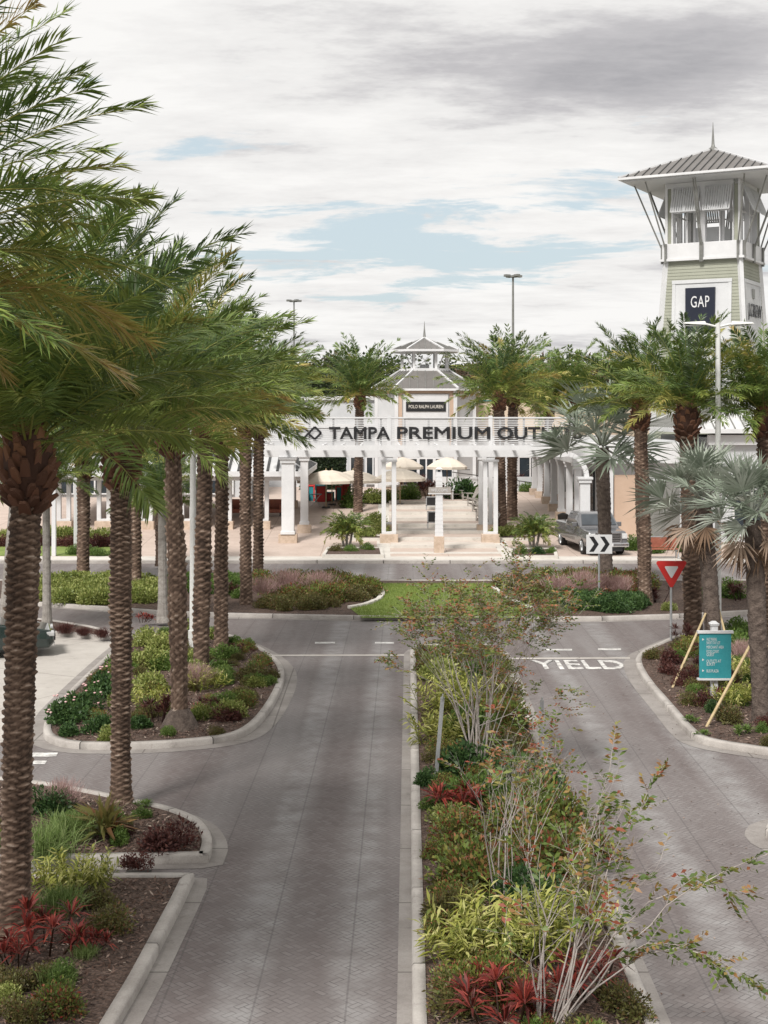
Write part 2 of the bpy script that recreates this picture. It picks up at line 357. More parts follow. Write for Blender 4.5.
def textmesh(txt, size, depth, sx=1.0, bold=0.0, space=1.0, align='CENTER', fat=0.0):
    cu = bpy.data.curves.new('lettering', 'FONT'); cu.body = txt; cu.size = size; cu.extrude = depth; cu.offset = bold
    cu.align_x = align; cu.align_y = 'CENTER'; cu.space_character = space; cu.resolution_u = 3; cu.bevel_depth = fat; cu.bevel_resolution = 0
    o = bpy.data.objects.new('lettering', cu); C.objects.link(o)
    dg = bpy.context.evaluated_depsgraph_get(); dg.update()
    me = bpy.data.meshes.new_from_object(o.evaluated_get(dg)); bpy.data.objects.remove(o)
    me.transform(Matrix.Diagonal((sx, 1, 1, 1))); me.transform(Matrix.Rotation(PI/2, 4, 'X'))   # upright, facing -Y
    return me
def lettering(txt, size, mat, parent, loc, rz=0, depth=0.02, sx=1.0, bold=0.0, space=1.0, width=None, align='CENTER', name='lettering'):
    me = textmesh(txt, size, depth, sx, bold, space, align)
    if width:
        xs = [v.co.x for v in me.vertices]; k = width/(max(xs)-min(xs)); me.transform(Matrix.Diagonal((k, 1, 1, 1)))
    me.materials.clear(); me.materials.append(M[mat])
    return link(name, me, parent, loc, rz)
def smooth_poly(pts, it=2):
    for _ in range(it):
        q = []; n = len(pts)
        for i in range(n):
            a = pts[i]; b = pts[(i+1) % n]
            if math.dist(a, b) < 0.12: q.append(a); continue
            q.append((a[0]*.75+b[0]*.25, a[1]*.75+b[1]*.25)); q.append((a[0]*.25+b[0]*.75, a[1]*.25+b[1]*.75))
        pts = q
    return pts
def ccw(p):
    n = len(p); a = sum(p[i][0]*p[(i+1) % n][1]-p[(i+1) % n][0]*p[i][1] for i in range(n)); return p if a > 0 else p[::-1]
def resample(p, step):
    # even spacing round a closed outline
    n = len(p); q = []; acc = 0.0
    for i in range(n):
        a = p[i]; b = p[(i+1) % n]; L = math.dist(a, b); t = -acc
        while t < L:
            if t >= 0: q.append((a[0]+(b[0]-a[0])*t/L, a[1]+(b[1]-a[1])*t/L))
            t += step
        acc = L-(t-step)
    return q
def offset(p, d):
    # positive d moves the outline outwards (p counter-clockwise)
    n = len(p); q = []
    for i in range(n):
        a = p[i-1]; b = p[(i+1) % n]; dx, dy = b[0]-a[0], b[1]-a[1]; l = math.hypot(dx, dy) or 1
        q.append((p[i][0]+dy/l*d, p[i][1]-dx/l*d))
    return q
def island(outer, zt=0.14, kw=0.16, gut=0.32, step=0.3, mulch='mulch', name='mulch_bed', zsurf=0.11):
    p = resample(ccw(outer), step); n = len(p)
    inn = offset(p, -kw); lip = offset(p, -0.025)
    V = []; Fq = []
    for i in range(n):
        j = (i+1) % n; a = 0.0
        if i % 9 == 0: a = 0.06
        def L(P, t): return (P[i][0]*(1-t)+P[j][0]*t, P[i][1]*(1-t)+P[j][1]*t)
        b = len(V)
        for t in (a, 1.0):
            o = L(p, t); l = L(lip, t); q = L(inn, t)
            V += [(*o, -0.03), (*o, zt-0.03), (*l, zt), (*q, zt), (*q, -0.03)]
        for k in range(4): Fq.append((b+k, b+5+k, b+6+k, b+1+k)[::-1])
        Fq.append((b, b+1, b+2, b+2)); 
    Fq = [f for f in Fq if len(set(f)) == 4]
    # end caps inside the joints
    caps = []
    for i in range(0, n, 9):
        b = i*10; caps += [(b, b+1, b+2), (b, b+2, b+3), (b, b+3, b+4)]
    me = npmesh('kerb', V, Fq, caps, mat='kerb'); k = struct(link('kerb', me))
    b0 = MB(); q = offset(p, -kw+0.01)
    b0.prism(q, -0.04, zsurf); struct(b0.build(name, mulch))
    if gut:
        g = offset(p, gut)
        V = [(x, y, 0.006) for x, y in p]+[(x, y, 0.006) for x, y in g]
        Fq = [(i, n+i, n+(i+1) % n, (i+1) % n)[::-1] for i in range(n)]
        struct(link('gutter', npmesh('gutter', V, Fq, mat='gutter')))
    return p
# ---------------------------------------------------------------- plant meshes
def unit(a): return a/np.maximum(np.linalg.norm(a, axis=-1, keepdims=True), 1e-9)
def kites(P, D, S, L, W, bend=0.0, wpos=0.45, v=None, name='leaf', mat='lf_mid', extra=None, up=None):
    # one kite-shaped leaf per row: base, two shoulders, drooping tip
    n = len(P); L = np.broadcast_to(L, (n,))[:, None]; W = np.broadcast_to(W, (n,))[:, None]
    mid = P+D*L*wpos; tip = P+D*L; tip = tip-np.array([0, 0, 1.0])*L*np.broadcast_to(bend, (n,))[:, None]
    V = np.stack([P, mid-S*W*.5, tip, mid+S*W*.5], 1).reshape(-1, 3)
    Q = np.arange(n*4).reshape(-1, 4)
    vv = np.repeat(np.asarray(v), 4)
    if extra and extra.v: # (MB) with quads only
        ev = np.array(extra.v); V2 = np.concatenate([V, ev]); q2 = np.array([f for f in extra.f if len(f) == 4])+len(V)
        return npmesh(name, V2, np.concatenate([Q, q2]), v=np.concatenate([vv, np.array(extra.a)]), mat=mat)
    return npmesh(name, V, Q, v=vv, mat=mat)

def palm_crown(seed, nf=60, Lf=3.1, nl=55, ll=0.42, lw=0.034, emin=-35, emax=82, curl=1.15, upsw=0.0, dry=0.06, wind=0.0):
    rg = np.random.default_rng(seed); Ps = []; Ds = []; Ss = []; Ls = []; Vv = []; Bs = []; ex = MB()
    ga = 2.39996
    for i in range(nf):
        t = (i+0.5)/nf
        e0 = R(emin+(emax-emin)*(1-t)**0.74 + rg.normal()*6); az = i*ga+rg.normal()*0.15
        Lr = Lf*(0.82+0.25*rg.random())*(0.78+0.22*math.sin(PI*min(1, .25+t*.8)))
        cu = curl*(0.75+0.5*rg.random())*(0.7+0.3*math.cos(e0))
        m = 14; s = np.linspace(0, 1, m+1); e = e0-cu*s**1.35
        azs = az+wind*s*s*math.sin(az-0.3)+rg.normal()*0.12*s
        T = np.stack([np.cos(e)*np.cos(azs), np.cos(e)*np.sin(azs), np.sin(e)], 1)
        P = np.concatenate([[[0, 0, 0]], np.cumsum((T[1:]+T[:-1])/2*Lr/m, 0)])
        P = P+np.array([0.17*math.cos(az), 0.17*math.sin(az), -0.05-0.25*t])
        age = t
        fv = 0.42+0.36*(1-age)+rg.normal()*0.09
        if rg.random() < dry+0.22*(age > 0.8): fv = 0.10+rg.random()*0.16
        # rachis
        for k in range(0, m, 2):
            r0 = 0.017*(1-k/m)+0.004; r1 = 0.017*(1-(k+2)/m)+0.003
            ex.tube(P[k], P[k+2], r0, r1, 3, False, 0.2)
        tj = np.sort(0.10+0.9*rg.random(nl) ** 0.92); tj = np.tile(tj, 2); sg = np.repeat([1.0, -1.0], nl)
        def itp(A): return np.stack([np.interp(tj, s, A[:, c]) for c in range(3)], 1)
        p = itp(P); tt = unit(itp(T)); az_i = np.interp(tj, s, azs)
        tw = rg.normal()*0.4
        S0 = np.stack([-np.sin(az_i), np.cos(az_i), 0*az_i], 1); U0 = np.cross(tt, S0)*-1
        U0 = np.where((U0[:, 2] < 0)[:, None], -U0, U0)
        S = S0*math.cos(tw)+U0*math.sin(tw); U = U0*math.cos(tw)-S0*math.sin(tw)
        n = len(tj); fwd = 0.42+0.6*tj[:, None]**2
        D = unit(tt*fwd+S*sg[:, None]*(0.9-0.3*tj[:, None])+U*(0.2+rg.normal(size=(n, 1))*0.2)+rg.normal(size=(n, 3))*0.045)
        W = unit(np.cross(D, U+rg.normal(size=(n, 3))*0.3))
        lj = ll*(0.35+0.65*np.sin(PI*np.clip(0.16+0.80*tj, 0, 1))**0.7)*(0.85+0.3*rg.random(n))
        Ps.append(p); Ds.append(D); Ss.append(W); Ls.append(lj)
        Vv.append(np.clip(fv+rg.normal(size=n)*0.07-0.16*(tj > 0.85)*rg.random(n), 0, 1)); Bs.append(np.full(n, 0.08)+0.14*rg.random(n))
    return kites(np.concatenate(Ps), np.concatenate(Ds), np.concatenate(Ss), np.concatenate(Ls), lw, np.concatenate(Bs), 0.42, np.concatenate(Vv), 'crown', 'palm', ex)

def palm_trunk(seed, h, r0, r1, lean=(0, 0), seg=36, pitch=0.125, N_=7, amp=0.05, flare=0.25, per=5):
    rg = np.random.default_rng(seed); pitch = pitch*(.88+.32*rg.random()); N_ = N_+int(rg.integers(-1, 2)); rows = int(h/pitch); nz = rows*per+1
    z = np.linspace(0, rows*pitch, nz); a = np.linspace(0, 2*PI, seg, endpoint=False)
    Z, A = np.meshgrid(z, a, indexing='ij'); w = Z/pitch + 0.22*np.sin(A*2+Z*1.7)+0.12*np.sin(A*5-Z)
    row = np.floor(w).astype(int); fy = w-row
    # a lattice of overlapping diamond scars: wide, low, each one leaning out at its upper rim
    p_ = A/(2*PI)*N_; q_ = Z/(pitch*1.08)+0.13*np.sin(A*2+Z*1.7)+0.07*np.sin(A*5-Z*3.1)
    ia = np.floor(p_+q_).astype(int); ib = np.floor(p_-q_).astype(int); fa = p_+q_-ia; fb = p_-q_-ib
    up_ = fa-fb; edge = np.maximum(np.abs(2*fa-1), np.abs(2*fb-1))
    rnd = rg.random((997,)); sc = rnd[np.mod((ia+ib)//1 % (2*N_)*31+(ia-ib)*17, 997)]
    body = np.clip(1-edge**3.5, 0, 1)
    disp = amp*body*(0.5+0.5*up_)*(0.7+0.9*sc)*1.7+rg.normal(size=Z.shape)*amp*.05
    tt = Z/(rows*pitch)
    wr = .75+.25*np.sin(Z*2.1+seed)*np.sin(A+Z*.7+seed*2); disp = disp*wr*(0.55+0.45*np.clip(Z/1.8, 0, 1))
    rad = r0*(1-tt)+r1*tt+flare*r0*np.exp(-Z/0.28)+disp-amp*0.4 + 0.012*np.sin(Z*1.3+seed)
    lx = lean[0]*(tt**1.3); ly = lean[1]*(tt**1.3)
    V = np.stack([rad*np.cos(A)+lx, rad*np.sin(A)+ly, Z], 2).reshape(-1, 3)
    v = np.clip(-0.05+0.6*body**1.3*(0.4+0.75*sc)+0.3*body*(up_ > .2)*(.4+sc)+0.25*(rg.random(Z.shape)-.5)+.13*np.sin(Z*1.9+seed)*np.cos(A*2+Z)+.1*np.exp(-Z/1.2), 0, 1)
    i, k = np.meshgrid(np.arange(nz-1), np.arange(seg), indexing='ij'); k2 = (k+1) % seg
    Q = np.stack([i*seg+k, i*seg+k2, (i+1)*seg+k2, (i+1)*seg+k], 2).reshape(-1, 4)
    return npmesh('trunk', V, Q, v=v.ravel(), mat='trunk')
def palm_boot(seed, r, h, n=70, rm=1.35):
    # the "pineapple" of cut leaf bases under the crown
    rg = random.Random(seed); b = MB()
    b.lathe([(r*.9, 0), (r*rm*.9, h*.35), (r*rm*.95, h*.65), (r*0.9, h), (0.02, h+0.1)], 14)
    for i in range(len(b.a)): b.a[i] = 0.05
    for i in range(n):
        t = i/n; az = i*2.39996+rg.uniform(-.25, .25); z = h*t*1.02+rg.uniform(-.04, .04)
        rr = r*(0.88+(rm-0.95)*math.sin(PI*min(1, t*1.15))); el = R(28+52*t+rg.uniform(-8, 8))
        L = rg.uniform(.16, .24)*(1+0.8*(t > .85)); w = rg.uniform(.05, .085)*r/0.25; th = 0.035
        c = Vector((math.cos(az), math.sin(az), 0)); sd = Vector((-c.y, c.x, 0))
        d = c*math.cos(el)+Vector((0, 0, math.sin(el))); nn = sd.cross(d)
        p = c*rr*0.82+Vector((0, 0, z-0.05)); q = p+d*L; vs = []
        for e, ww, hh in ((p, w*1.2, th*1.4), (p+d*L*.6, w, th), (q, w*.6, th*.6)):
            for aa, bb in ((-1, -1), (1, -1), (1, 1), (-1, 1)): vs.append(e+sd*aa*ww+nn*bb*hh)
        fs = [(8, 9, 10, 11)]
        for o_ in (0, 4): fs += [(o_+k, o_+(k+1) % 4, o_+4+(k+1) % 4, o_+4+k) for k in range(4)]
        b.add(vs, fs, min(1, max(0, 0.3+0.45*t+rg.uniform(-.25, .25))))
    return b
_cr = {}
def crown_mesh(key, **k):
    if key not in _cr: _cr[key] = palm_crown(**k)
    return _cr[key]
def date_palm(base, top, w, label, group, crown, seed=1, csc=1.0, seg=24, boot=True, rz=0, bootf=1.0, mound=False):
    # base/top in picture-plane terms already turned into metres: top = (dx, dy, height)
    t = thing('date_palm', label, 'palm tree', base, 0, group)
    r = w/2; per = 5 if seg > 30 else 4
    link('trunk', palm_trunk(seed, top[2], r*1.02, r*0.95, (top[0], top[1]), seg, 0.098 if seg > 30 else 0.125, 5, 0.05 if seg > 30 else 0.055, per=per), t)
    bh = 0.95*bootf
    b = palm_boot(seed, r, bh, 95 if seg > 30 else 55, 1.75 if seg > 40 else 1.4); b.build('leaf_base', 'boot', t, (top[0], top[1], top[2]-bh*0.72), v=True)
    link('crown', crown, t, (top[0], top[1], top[2]+0.32), rz, csc)
    if mound:
        mb = MB(); mb.lathe([(r*2.3, -0.02), (r*2.1, 0.1), (r*1.5, 0.3), (r*1.0, 0.42)], 14); mb.build('root_mound', 'darktrunk', t, smooth=True)
    return t
def fan_crown(seed, nl=20, R_=0.95, pet=1.0, emin=-25, emax=75, nseg=26, arc=300):
    rg = np.random.default_rng(seed); Ps = []; Ds = []; Ss = []; Ls = []; Ws = []; Bs = []; Vv = []; ex = MB()
    for i in range(nl):
        t = (i+.5)/nl; e0 = R(emin+(emax-emin)*(1-t)**.9+rg.normal()*5); az = i*2.39996+rg.normal()*.2
        d = np.array([math.cos(e0)*math.cos(az), math.cos(e0)*math.sin(az), math.sin(e0)])
        pl = pet*(0.75+.4*rg.random()); hub = d*pl-np.array([0, 0, 0.08*pl])
        ex.tube(d*0.1, hub*0.55+np.array([0, 0, .03]), .03, .022, 4, False, 0.8); ex.tube(hub*0.55+np.array([0, 0, .03]), hub, .022, .016, 4, False, 0.9)
        e1 = e0-0.35-0.3*rg.random()
        T = np.array([math.cos(e1)*math.cos(az), math.cos(e1)*math.sin(az), math.sin(e1)])
        S = np.array([-math.sin(az), math.cos(az), 0]); roll = rg.normal()*0.3
        U = np.cross(S, T)*-1; U = -U if U[2] < 0 else U
        S = S*math.cos(roll)+U*math.sin(roll); U = np.cross(T, S); U = -U if U[2] < 0 else U
        n = nseg; th = np.linspace(-R(arc/2), R(arc/2), n)+rg.normal(size=n)*.02
        fold = np.where(np.arange(n) % 2 == 0, .06, -.06)[:, None]
        D = unit(np.cos(th)[:, None]*T+np.sin(th)[:, None]*S+U*(0.3+fold+0.2*np.abs(np.sin(th))[:, None])+rg.normal(size=(n, 3))*.035)
        W = unit(np.cross(D, U)); ln = R_*(0.85+.2*rg.random(n))*(0.75+0.25*np.cos(th/2)**2)*(0.8+.3*rg.random())
        Ps.append(np.tile(hub, (n, 1))); Ds.append(D); Ss.append(W); Ls.append(ln)
        Ws.append(2*0.45*ln*math.tan(R(arc)/n/2)*1.15); Bs.append(0.05+0.22*rg.random(n)**2); Vv.append(np.clip(.5+.22*rg.normal()+.1*rg.normal(size=n), 0, 1))
    return kites(*[np.concatenate(x) for x in (Ps, Ds, Ss, Ls, Ws, Bs)], 0.45, np.concatenate(Vv), 'fronds', 'fan', ex)
def fan_dead(seed, n=10):
    me = fan_crown(seed, n, 0.8, 0.75, -80, -35, 16, 150); me.materials[0] = M['deadfan']; me.name = 'dead_fronds'; return me

# ---- shrub kinds; every one is made once and its mesh shared by its copies
def cloud(seed, n, rx, rz, L, W, mat, top=0.55, lump=5, bend=0.12, extra_v=0.0):
    rg = np.random.default_rng(seed)
    lc = rg.normal(size=(lump, 3)); lc = unit(lc)*(0.25+0.42*rg.random((lump, 1))); lc[:, 2] = np.abs(lc[:, 2])*0.75
    lr = 0.36+0.3*rg.random(lump); idx = rg.integers(0, lump, n)
    q = unit(rg.normal(size=(n, 3))); rad = rg.random(n)**0.35
    P = lc[idx]+q*(lr[idx]*rad)[:, None]; P[:, 2] = np.abs(P[:, 2]); P = P*np.array([rx, rx, rz]); P[:, 2] += 0.02
    D = unit(q*0.8+np.array([0, 0, top])+rg.normal(size=(n, 3))*0.45); S = unit(np.cross(D, rg.normal(size=(n, 3))))
    ln = L*(.6+.7*rg.random(n)); v = np.clip(0.5+0.22*rg.normal(size=n)+0.18*(lr[idx]-.5)/.15*0.4+extra_v, 0, 1)
    ex = MB()
    for k in range(lump*2):
        a = lc[k % lump]*np.array([rx, rx, rz])*(0.9+0.2*rg.random()); a = a+rg.normal(size=3)*0.08*rx; a[2] = abs(a[2])
        ex.tube((rg.normal()*.04, rg.normal()*.04, 0), a, .009, .004, 3, False, 0.0)
    return kites(P, D, S, ln, ln*W/L, bend, .45, v, 'foliage', mat, ex)
def rosette(seed, heads, n, L, W, mat, spread=0.3, hgt=0.25, emin=5, emax=80, bend=.18):
    rg = np.random.default_rng(seed); Ps = []; Ds = []; V = []; ex = MB()
    for h in range(heads):
        c = np.array([rg.normal()*spread, rg.normal()*spread, 0.02 if heads == 1 else hgt*(.3+rg.random())])
        if heads > 1: ex.tube((c[0]*.6, c[1]*.6, 0), c, .016, .012, 4, False, 0.0)
        k = np.arange(n); el = R(1)*(emin+(emax-emin)*rg.random(n)); az = k*2.39996+rg.normal(size=n)*.2
        D = np.stack([np.cos(el)*np.cos(az), np.cos(el)*np.sin(az), np.sin(el)], 1)
        Ps.append(np.tile(c, (n, 1))+D*.02); Ds.append(D); V.append(np.clip(.5+rg.normal(size=n)*.25, 0, 1))
    P = np.concatenate(Ps); D = np.concatenate(Ds); v = np.concatenate(V); n = len(P)
    S = unit(np.cross(D, [0, 0, 1])+rg.normal(size=(n, 3))*.25); ln = L*(.65+.5*rg.random(n))
    return kites(P, D, S, ln, W*(.8+.4*rg.random(n)), bend, .45, v, 'foliage', mat, ex)
def ginger(seed, stems=26, per=9, mat='lf_yellow', hgt=.75, spread=.42, L=.26, W=.055):
    rg = np.random.default_rng(seed); Ps = []; Ds = []; V = []; Ss = []; ex = MB()
    for s in range(stems):
        b = rg.normal(size=2)*spread*.5; az = math.atan2(b[1], b[0])+rg.normal()*.5; ln = hgt*(.6+.5*rg.random()); el = R(62+13*rg.normal())
        d = np.array([math.cos(az)*math.cos(el), math.sin(az)*math.cos(el), abs(math.sin(el))]); p0 = np.array([b[0], b[1], 0])
        ex.tube(p0, p0+d*ln, .008, .004, 3, False, .2)
        sd = unit(np.cross(d, rg.normal(size=3)))
        for k in range(per):
            t = .3+.7*k/per; Ps.append(p0+d*ln*t); Ds.append(unit(d*.6+sd*(1 if k % 2 else -1)*.8+rg.normal(size=3)*.15)); V.append(np.clip(.5+.25*rg.normal(), 0, 1))
    P = np.array(Ps); D = np.array(Ds); n = len(P); S = unit(np.cross(D, [0, 0, 1])+rg.normal(size=(n, 3))*.2)
    return kites(P, D, S, L*(.7+.5*rg.random(n)), W, .2, .45, V, 'foliage', mat, ex)
def tuft(seed, n, L, spread, mat, W=.012, emin=45, bend=.3, plume=False):
    rg = np.random.default_rng(seed); az = rg.random(n)*2*PI; el = R(1)*(emin+(88-emin)*rg.random(n)); b = rg.normal(size=(n, 2))*spread*.35
    D = np.stack([np.cos(el)*np.cos(az), np.cos(el)*np.sin(az), np.sin(el)], 1); P = np.stack([b[:, 0], b[:, 1], 0*az], 1)
    if plume: P = P+D*L*(0.25+.55*rg.random((n, 1))); L = L*.35
    S = unit(np.cross(D, rg.normal(size=(n, 3))))
    return kites(P, D, S, L*(.6+.5*rg.random(n)), W, bend, .5, np.clip(.5+.25*rg.normal(size=n), 0, 1), 'foliage', mat)
_pk = {}
KINDS = {
 'dark': lambda s: cloud(s, 2400, .62, .75, .10, .045, 'lf_dark'),
 'mid': lambda s: cloud(s, 2300, .6, .7, .085, .04, 'lf_mid'),
 'lime': lambda s: cloud(s, 2200, .6, .6, .09, .042, 'lf_lime'),
 'redgreen': lambda s: cloud(s, 2300, .65, .75, .085, .036, 'lf_redgreen', lump=9),
 'bronze': lambda s: cloud(s, 2000, .6, .55, .075, .034, 'lf_bronze', lump=6),
 'maroon': lambda s: cloud(s, 1800, .55, .55, .075, .034, 'lf_maroon', lump=6),
 'ti': lambda s: rosette(s, 6, 30, .36, .038, 'lf_red', .2, .36, bend=.32),
 'tidark': lambda s: rosette(s, 8, 32, .3, .034, 'lf_maroon', .24, .4),
 'fern': lambda s: rosette(s, 5, 34, .42, .05, 'lf_mid', .2, .15, 10, 75, .3),
 'brom': lambda s: rosette(s, 3, 34, .85, .075, 'lf_brom', .12, .12, 18, 80, .3),
 'ginger': lambda s: ginger(s, 38, 11, L=.19, W=.036, hgt=.55, spread=.36),
 'tuft': lambda s: tuft(s, 700, .8, .5, 'lf_grass'),
 'pinktuft': lambda s: tuft(s, 1500, 1.0, .5, 'lf_muhly', .01, 40, .12, True),
 'redtuft': lambda s: tuft(s, 600, .7, .4, 'lf_maroon', .014, 40, .25),
}
NAMES = {'dark': 'green_shrub', 'mid': 'green_shrub', 'lime': 'lime_shrub', 'redgreen': 'red_leaved_shrub', 'bronze': 'low_shrub', 'maroon': 'low_shrub',
 'ti': 'red_cordyline', 'tidark': 'red_cordyline', 'fern': 'fern', 'brom': 'bromeliad', 'ginger': 'variegated_ginger', 'tuft': 'ornamental_grass', 'pinktuft': 'pink_grass', 'redtuft': 'ornamental_grass'}
CATS = {'fern': 'fern', 'tuft': 'grass clump', 'pinktuft': 'grass clump', 'redtuft': 'grass clump', 'ti': 'plant', 'tidark': 'plant', 'brom': 'plant', 'ginger': 'plant'}
_pc = [0]
def plant(kind, px, py, s, label, group=None, z=.11, pos=None, sz=None):
    _pc[0] += 1; var = _pc[0] % 3; key = (kind, var)
    if key not in _pk: _pk[key] = KINDS[kind](100+len(_pk)*7)
    if py > 620: s = s*1.1
    p = pos or (GP(px, py) if py < 563 else G(px, py, z))
    o = link(NAMES[kind], _pk[key], None, p, (_pc[0]*1.7) % 6.28, (s, s, s*(sz or 1)))
    return tag(o, label, CATS.get(kind, 'shrub'), group)
def mass(kind, pts, label, cat, s=(.8, 1.1), name=None):
    # one continuous hedge or ground cover: many clumps merged to ONE object
    rg = random.Random(len(pts)*13+int(pts[0][0]*10)); Vs = []; Qs = []; As = []; n0 = 0
    for (x, y, z) in pts:
        key = (kind, rg.randrange(3))
        if key not in _pk: _pk[key] = KINDS[kind](100+len(_pk)*7)
        me = _pk[key]; nv = len(me.vertices); co = np.empty(nv*3, np.float32); me.vertices.foreach_get('co', co); co = co.reshape(-1, 3)
        a = rg.uniform(0, 6.28); k = rg.uniform(*s); c, d = math.cos(a), math.sin(a)
        V = np.stack([(co[:, 0]*c-co[:, 1]*d)*k+x, (co[:, 0]*d+co[:, 1]*c)*k+y, co[:, 2]*k+z], 1)
        lo = np.empty(len(me.loops), np.int32); me.loops.foreach_get('vertex_index', lo)
        at = np.empty(nv, np.float32); me.attributes['v'].data.foreach_get('value', at)
        Vs.append(V); Qs.append(lo.reshape(-1, 4)+n0); As.append(np.clip(at+rg.uniform(-.15, .15), 0, 1)); n0 += nv
    mm = npmesh('foliage', np.concatenate(Vs), np.concatenate(Qs), v=np.concatenate(As)); mm.materials.append(_pk[key].materials[0])
    return tag(link(name or cat.replace(' ', '_'), mm), label, cat, None, 'stuff')
def inside(p, poly):
    x, y = p; c = False; n = len(poly)
    for i in range(n):
        x1, y1 = poly[i]; x2, y2 = poly[(i+1) % n]
        if (y1 > y) != (y2 > y) and x < (x2-x1)*(y-y1)/(y2-y1)+x1: c = not c
    return c
def scatter(poly, n, seed, zf=lambda x, y: .11):
    rg = random.Random(seed); xs = [p[0] for p in poly]; ys = [p[1] for p in poly]; out = []; k = 0
    while len(out) < n and k < n*60:
        k += 1; p = (rg.uniform(min(xs), max(xs)), rg.uniform(min(ys), max(ys)))
        if inside(p, poly): out.append((p[0], p[1], zf(*p)))
    return out
def crape(seed, base, label, h=3.8, spread=1.0, stems=10, leaves=1.0, red=0.0, bias=(0, 0), r0=.022, lsc=1.0, reach=()):
    rg = random.Random(seed); nr = np.random.default_rng(seed); b = MB(); LP = []; LD = []; LS = []; LV = []
    def spray(p, d, n, cv):
        L = rg.uniform(.18, .34)
        q = p+d*L+Vector((0, 0, -.03)); b.tube(p, q, .0035, .002, 3, False)
        sd = d.cross(Vector((0, 0, 1)))
        sd = sd.normalized() if sd.length > .01 else Vector((1, 0, 0))
        for k in range(n):
            t = (k+1)/n; a = 1 if k % 2 else -1
            LP.append(p+(q-p)*t); LD.append((d*.5+sd*a*.9+Vector((rg.gauss(0, .2), rg.gauss(0, .2), rg.gauss(0, .2)))).normalized()); LV.append(min(1, max(0, cv+rg.gauss(0, .12))))
    def grow(p, d, L, r, lv):
        steps = 3; pts = [p]; rs = [r]
        for k in range(steps):
            d = (d+Vector((rg.gauss(0, .10), rg.gauss(0, .10), rg.gauss(.03, .05)))).normalized(); p = p+d*L/steps; pts.append(p); rs.append(r*(1-.35*(k+1)/steps))
        b.path(pts, rs, 5 if r > .008 else 3)
        if lv == 0:
            for _ in range(int(2+2*leaves)):
                if rg.random() < leaves:
                    dd = (d+Vector((rg.gauss(0, .6), rg.gauss(0, .6), rg.gauss(0, .35)))).normalized(); spray(pts[rg.choice((1, 2, 3, 3))], dd, rg.randint(6, 11), rg.choice((.1+red*.0, .35, .5, .55, .65, .8, .95)) if rg.random() > red else rg.choice((0.02, .97)))
            return
        for _ in range(rg.choice((2, 2, 3)) if lv > 1 else 3):
            sp = .42 if lv > 1 else .6
            dd = (d+Vector((rg.gauss(0, sp), rg.gauss(0, sp), rg.gauss(-.02, .2)))+Vector((bias[0], bias[1], 0))*.35).normalized()
            grow(pts[rg.choice((2, 3, 3))], dd, L*rg.uniform(.55, .8), rs[-1]*.75, lv-1)
    for s in range(stems):
        a = s*2.4+rg.uniform(-.3, .3); sp = rg.uniform(.1, .5)*spread
        d = Vector((math.cos(a)*sp+bias[0]*rg.random(), math.sin(a)*sp+bias[1]*rg.random(), 1)).normalized()
        grow(Vector((math.cos(a)*.12, math.sin(a)*.12, 0)), d, h*rg.uniform(.36, .46), r0*rg.uniform(.6, 1.1), 3)
    for (p0, p1, sag) in reach:      # long arching side branches with leafy tips
        p0 = Vector(p0); p1 = Vector(p1); L_ = (p1-p0).length; pts = []; m_ = 12
        for k in range(m_+1):
            u = k/m_; q = p0+(p1-p0)*u+Vector((rg.gauss(0, .015), rg.gauss(0, .015), sag*math.sin(PI*u)+rg.gauss(0, .012))); pts.append(q)
        b.path(pts, [.011*(1-.8*k/m_) for k in range(m_+1)], 5)
        for k in range(4, m_+1):
            for _ in range(2 if k < 9 else 3):
                if rg.random() < .28: continue
                d = (pts[k]-pts[k-1]).normalized(); dd = (d+Vector((rg.gauss(0, .45), rg.gauss(0, .45), rg.gauss(.1, .3)))).normalized()
                spray(pts[k], dd, rg.randint(8, 13), rg.choice((.3, .42, .5, .55, .6, .7)) if rg.random() < .85 else .95)
    t = thing('crape_myrtle', label, 'small tree', base); b.build('branches', 'twig', t, smooth=True)
    P = np.array([tuple(x) for x in LP]); D = np.array([tuple(x) for x in LD]); n = len(P); S = unit(np.cross(D, nr.normal(size=(n, 3))))
    link('foliage', kites(P, D, S, .085*lsc*(.6+.7*nr.random(n)), .036*lsc, .1, .5, LV, 'foliage', 'lf_crape'), t)
    return t
def far_tree(seed, x, y, z, h, w, label, mat, cat='tree', n=2600, name='broadleaf_tree', lf=.5):
    rg = np.random.default_rng(seed); t = thing(name, label, cat, (x, y, z)); b = MB()
    b.path([(0, 0, 0), (rg.normal()*.2, 0, h*.3), (rg.normal()*.4, 0, h*.62)], [h*.024, h*.018, h*.01], 7)
    lump = 15; lc = unit(rg.normal(size=(lump, 3)))*(0.3+.45*rg.random((lump, 1))); lc = lc*np.array([w/2, w/2, h*.33])+np.array([0, 0, h*.64])
    for c in lc: b.path([(0, 0, h*.3), (c[0]*.4, c[1]*.4, h*.42), tuple(c)], [h*.011, h*.007, h*.002], 4)
    b.build('trunk', 'bark', t, smooth=True)
    lr = w*(.11+.13*rg.random(lump)); i = rg.integers(0, lump, n); q = unit(rg.normal(size=(n, 3)))
    P = lc[i]+q*(lr[i]*rg.random(n)**.4)[:, None]*np.array([1, 1, .8]); D = unit(q+rg.normal(size=(n, 3))*.6); S = unit(np.cross(D, rg.normal(size=(n, 3))))
    link('crown', kites(P, D, S, lf*(.6+.7*rg.random(n)), lf*.6, .1, .5, np.clip(.5+.25*rg.normal(size=n), 0, 1), 'crown', mat), t)
    return t
# ---------------------------------------------------------------- the setting
def g2(l, z=0.0): return [G(x, y, z)[:2] for x, y in l]
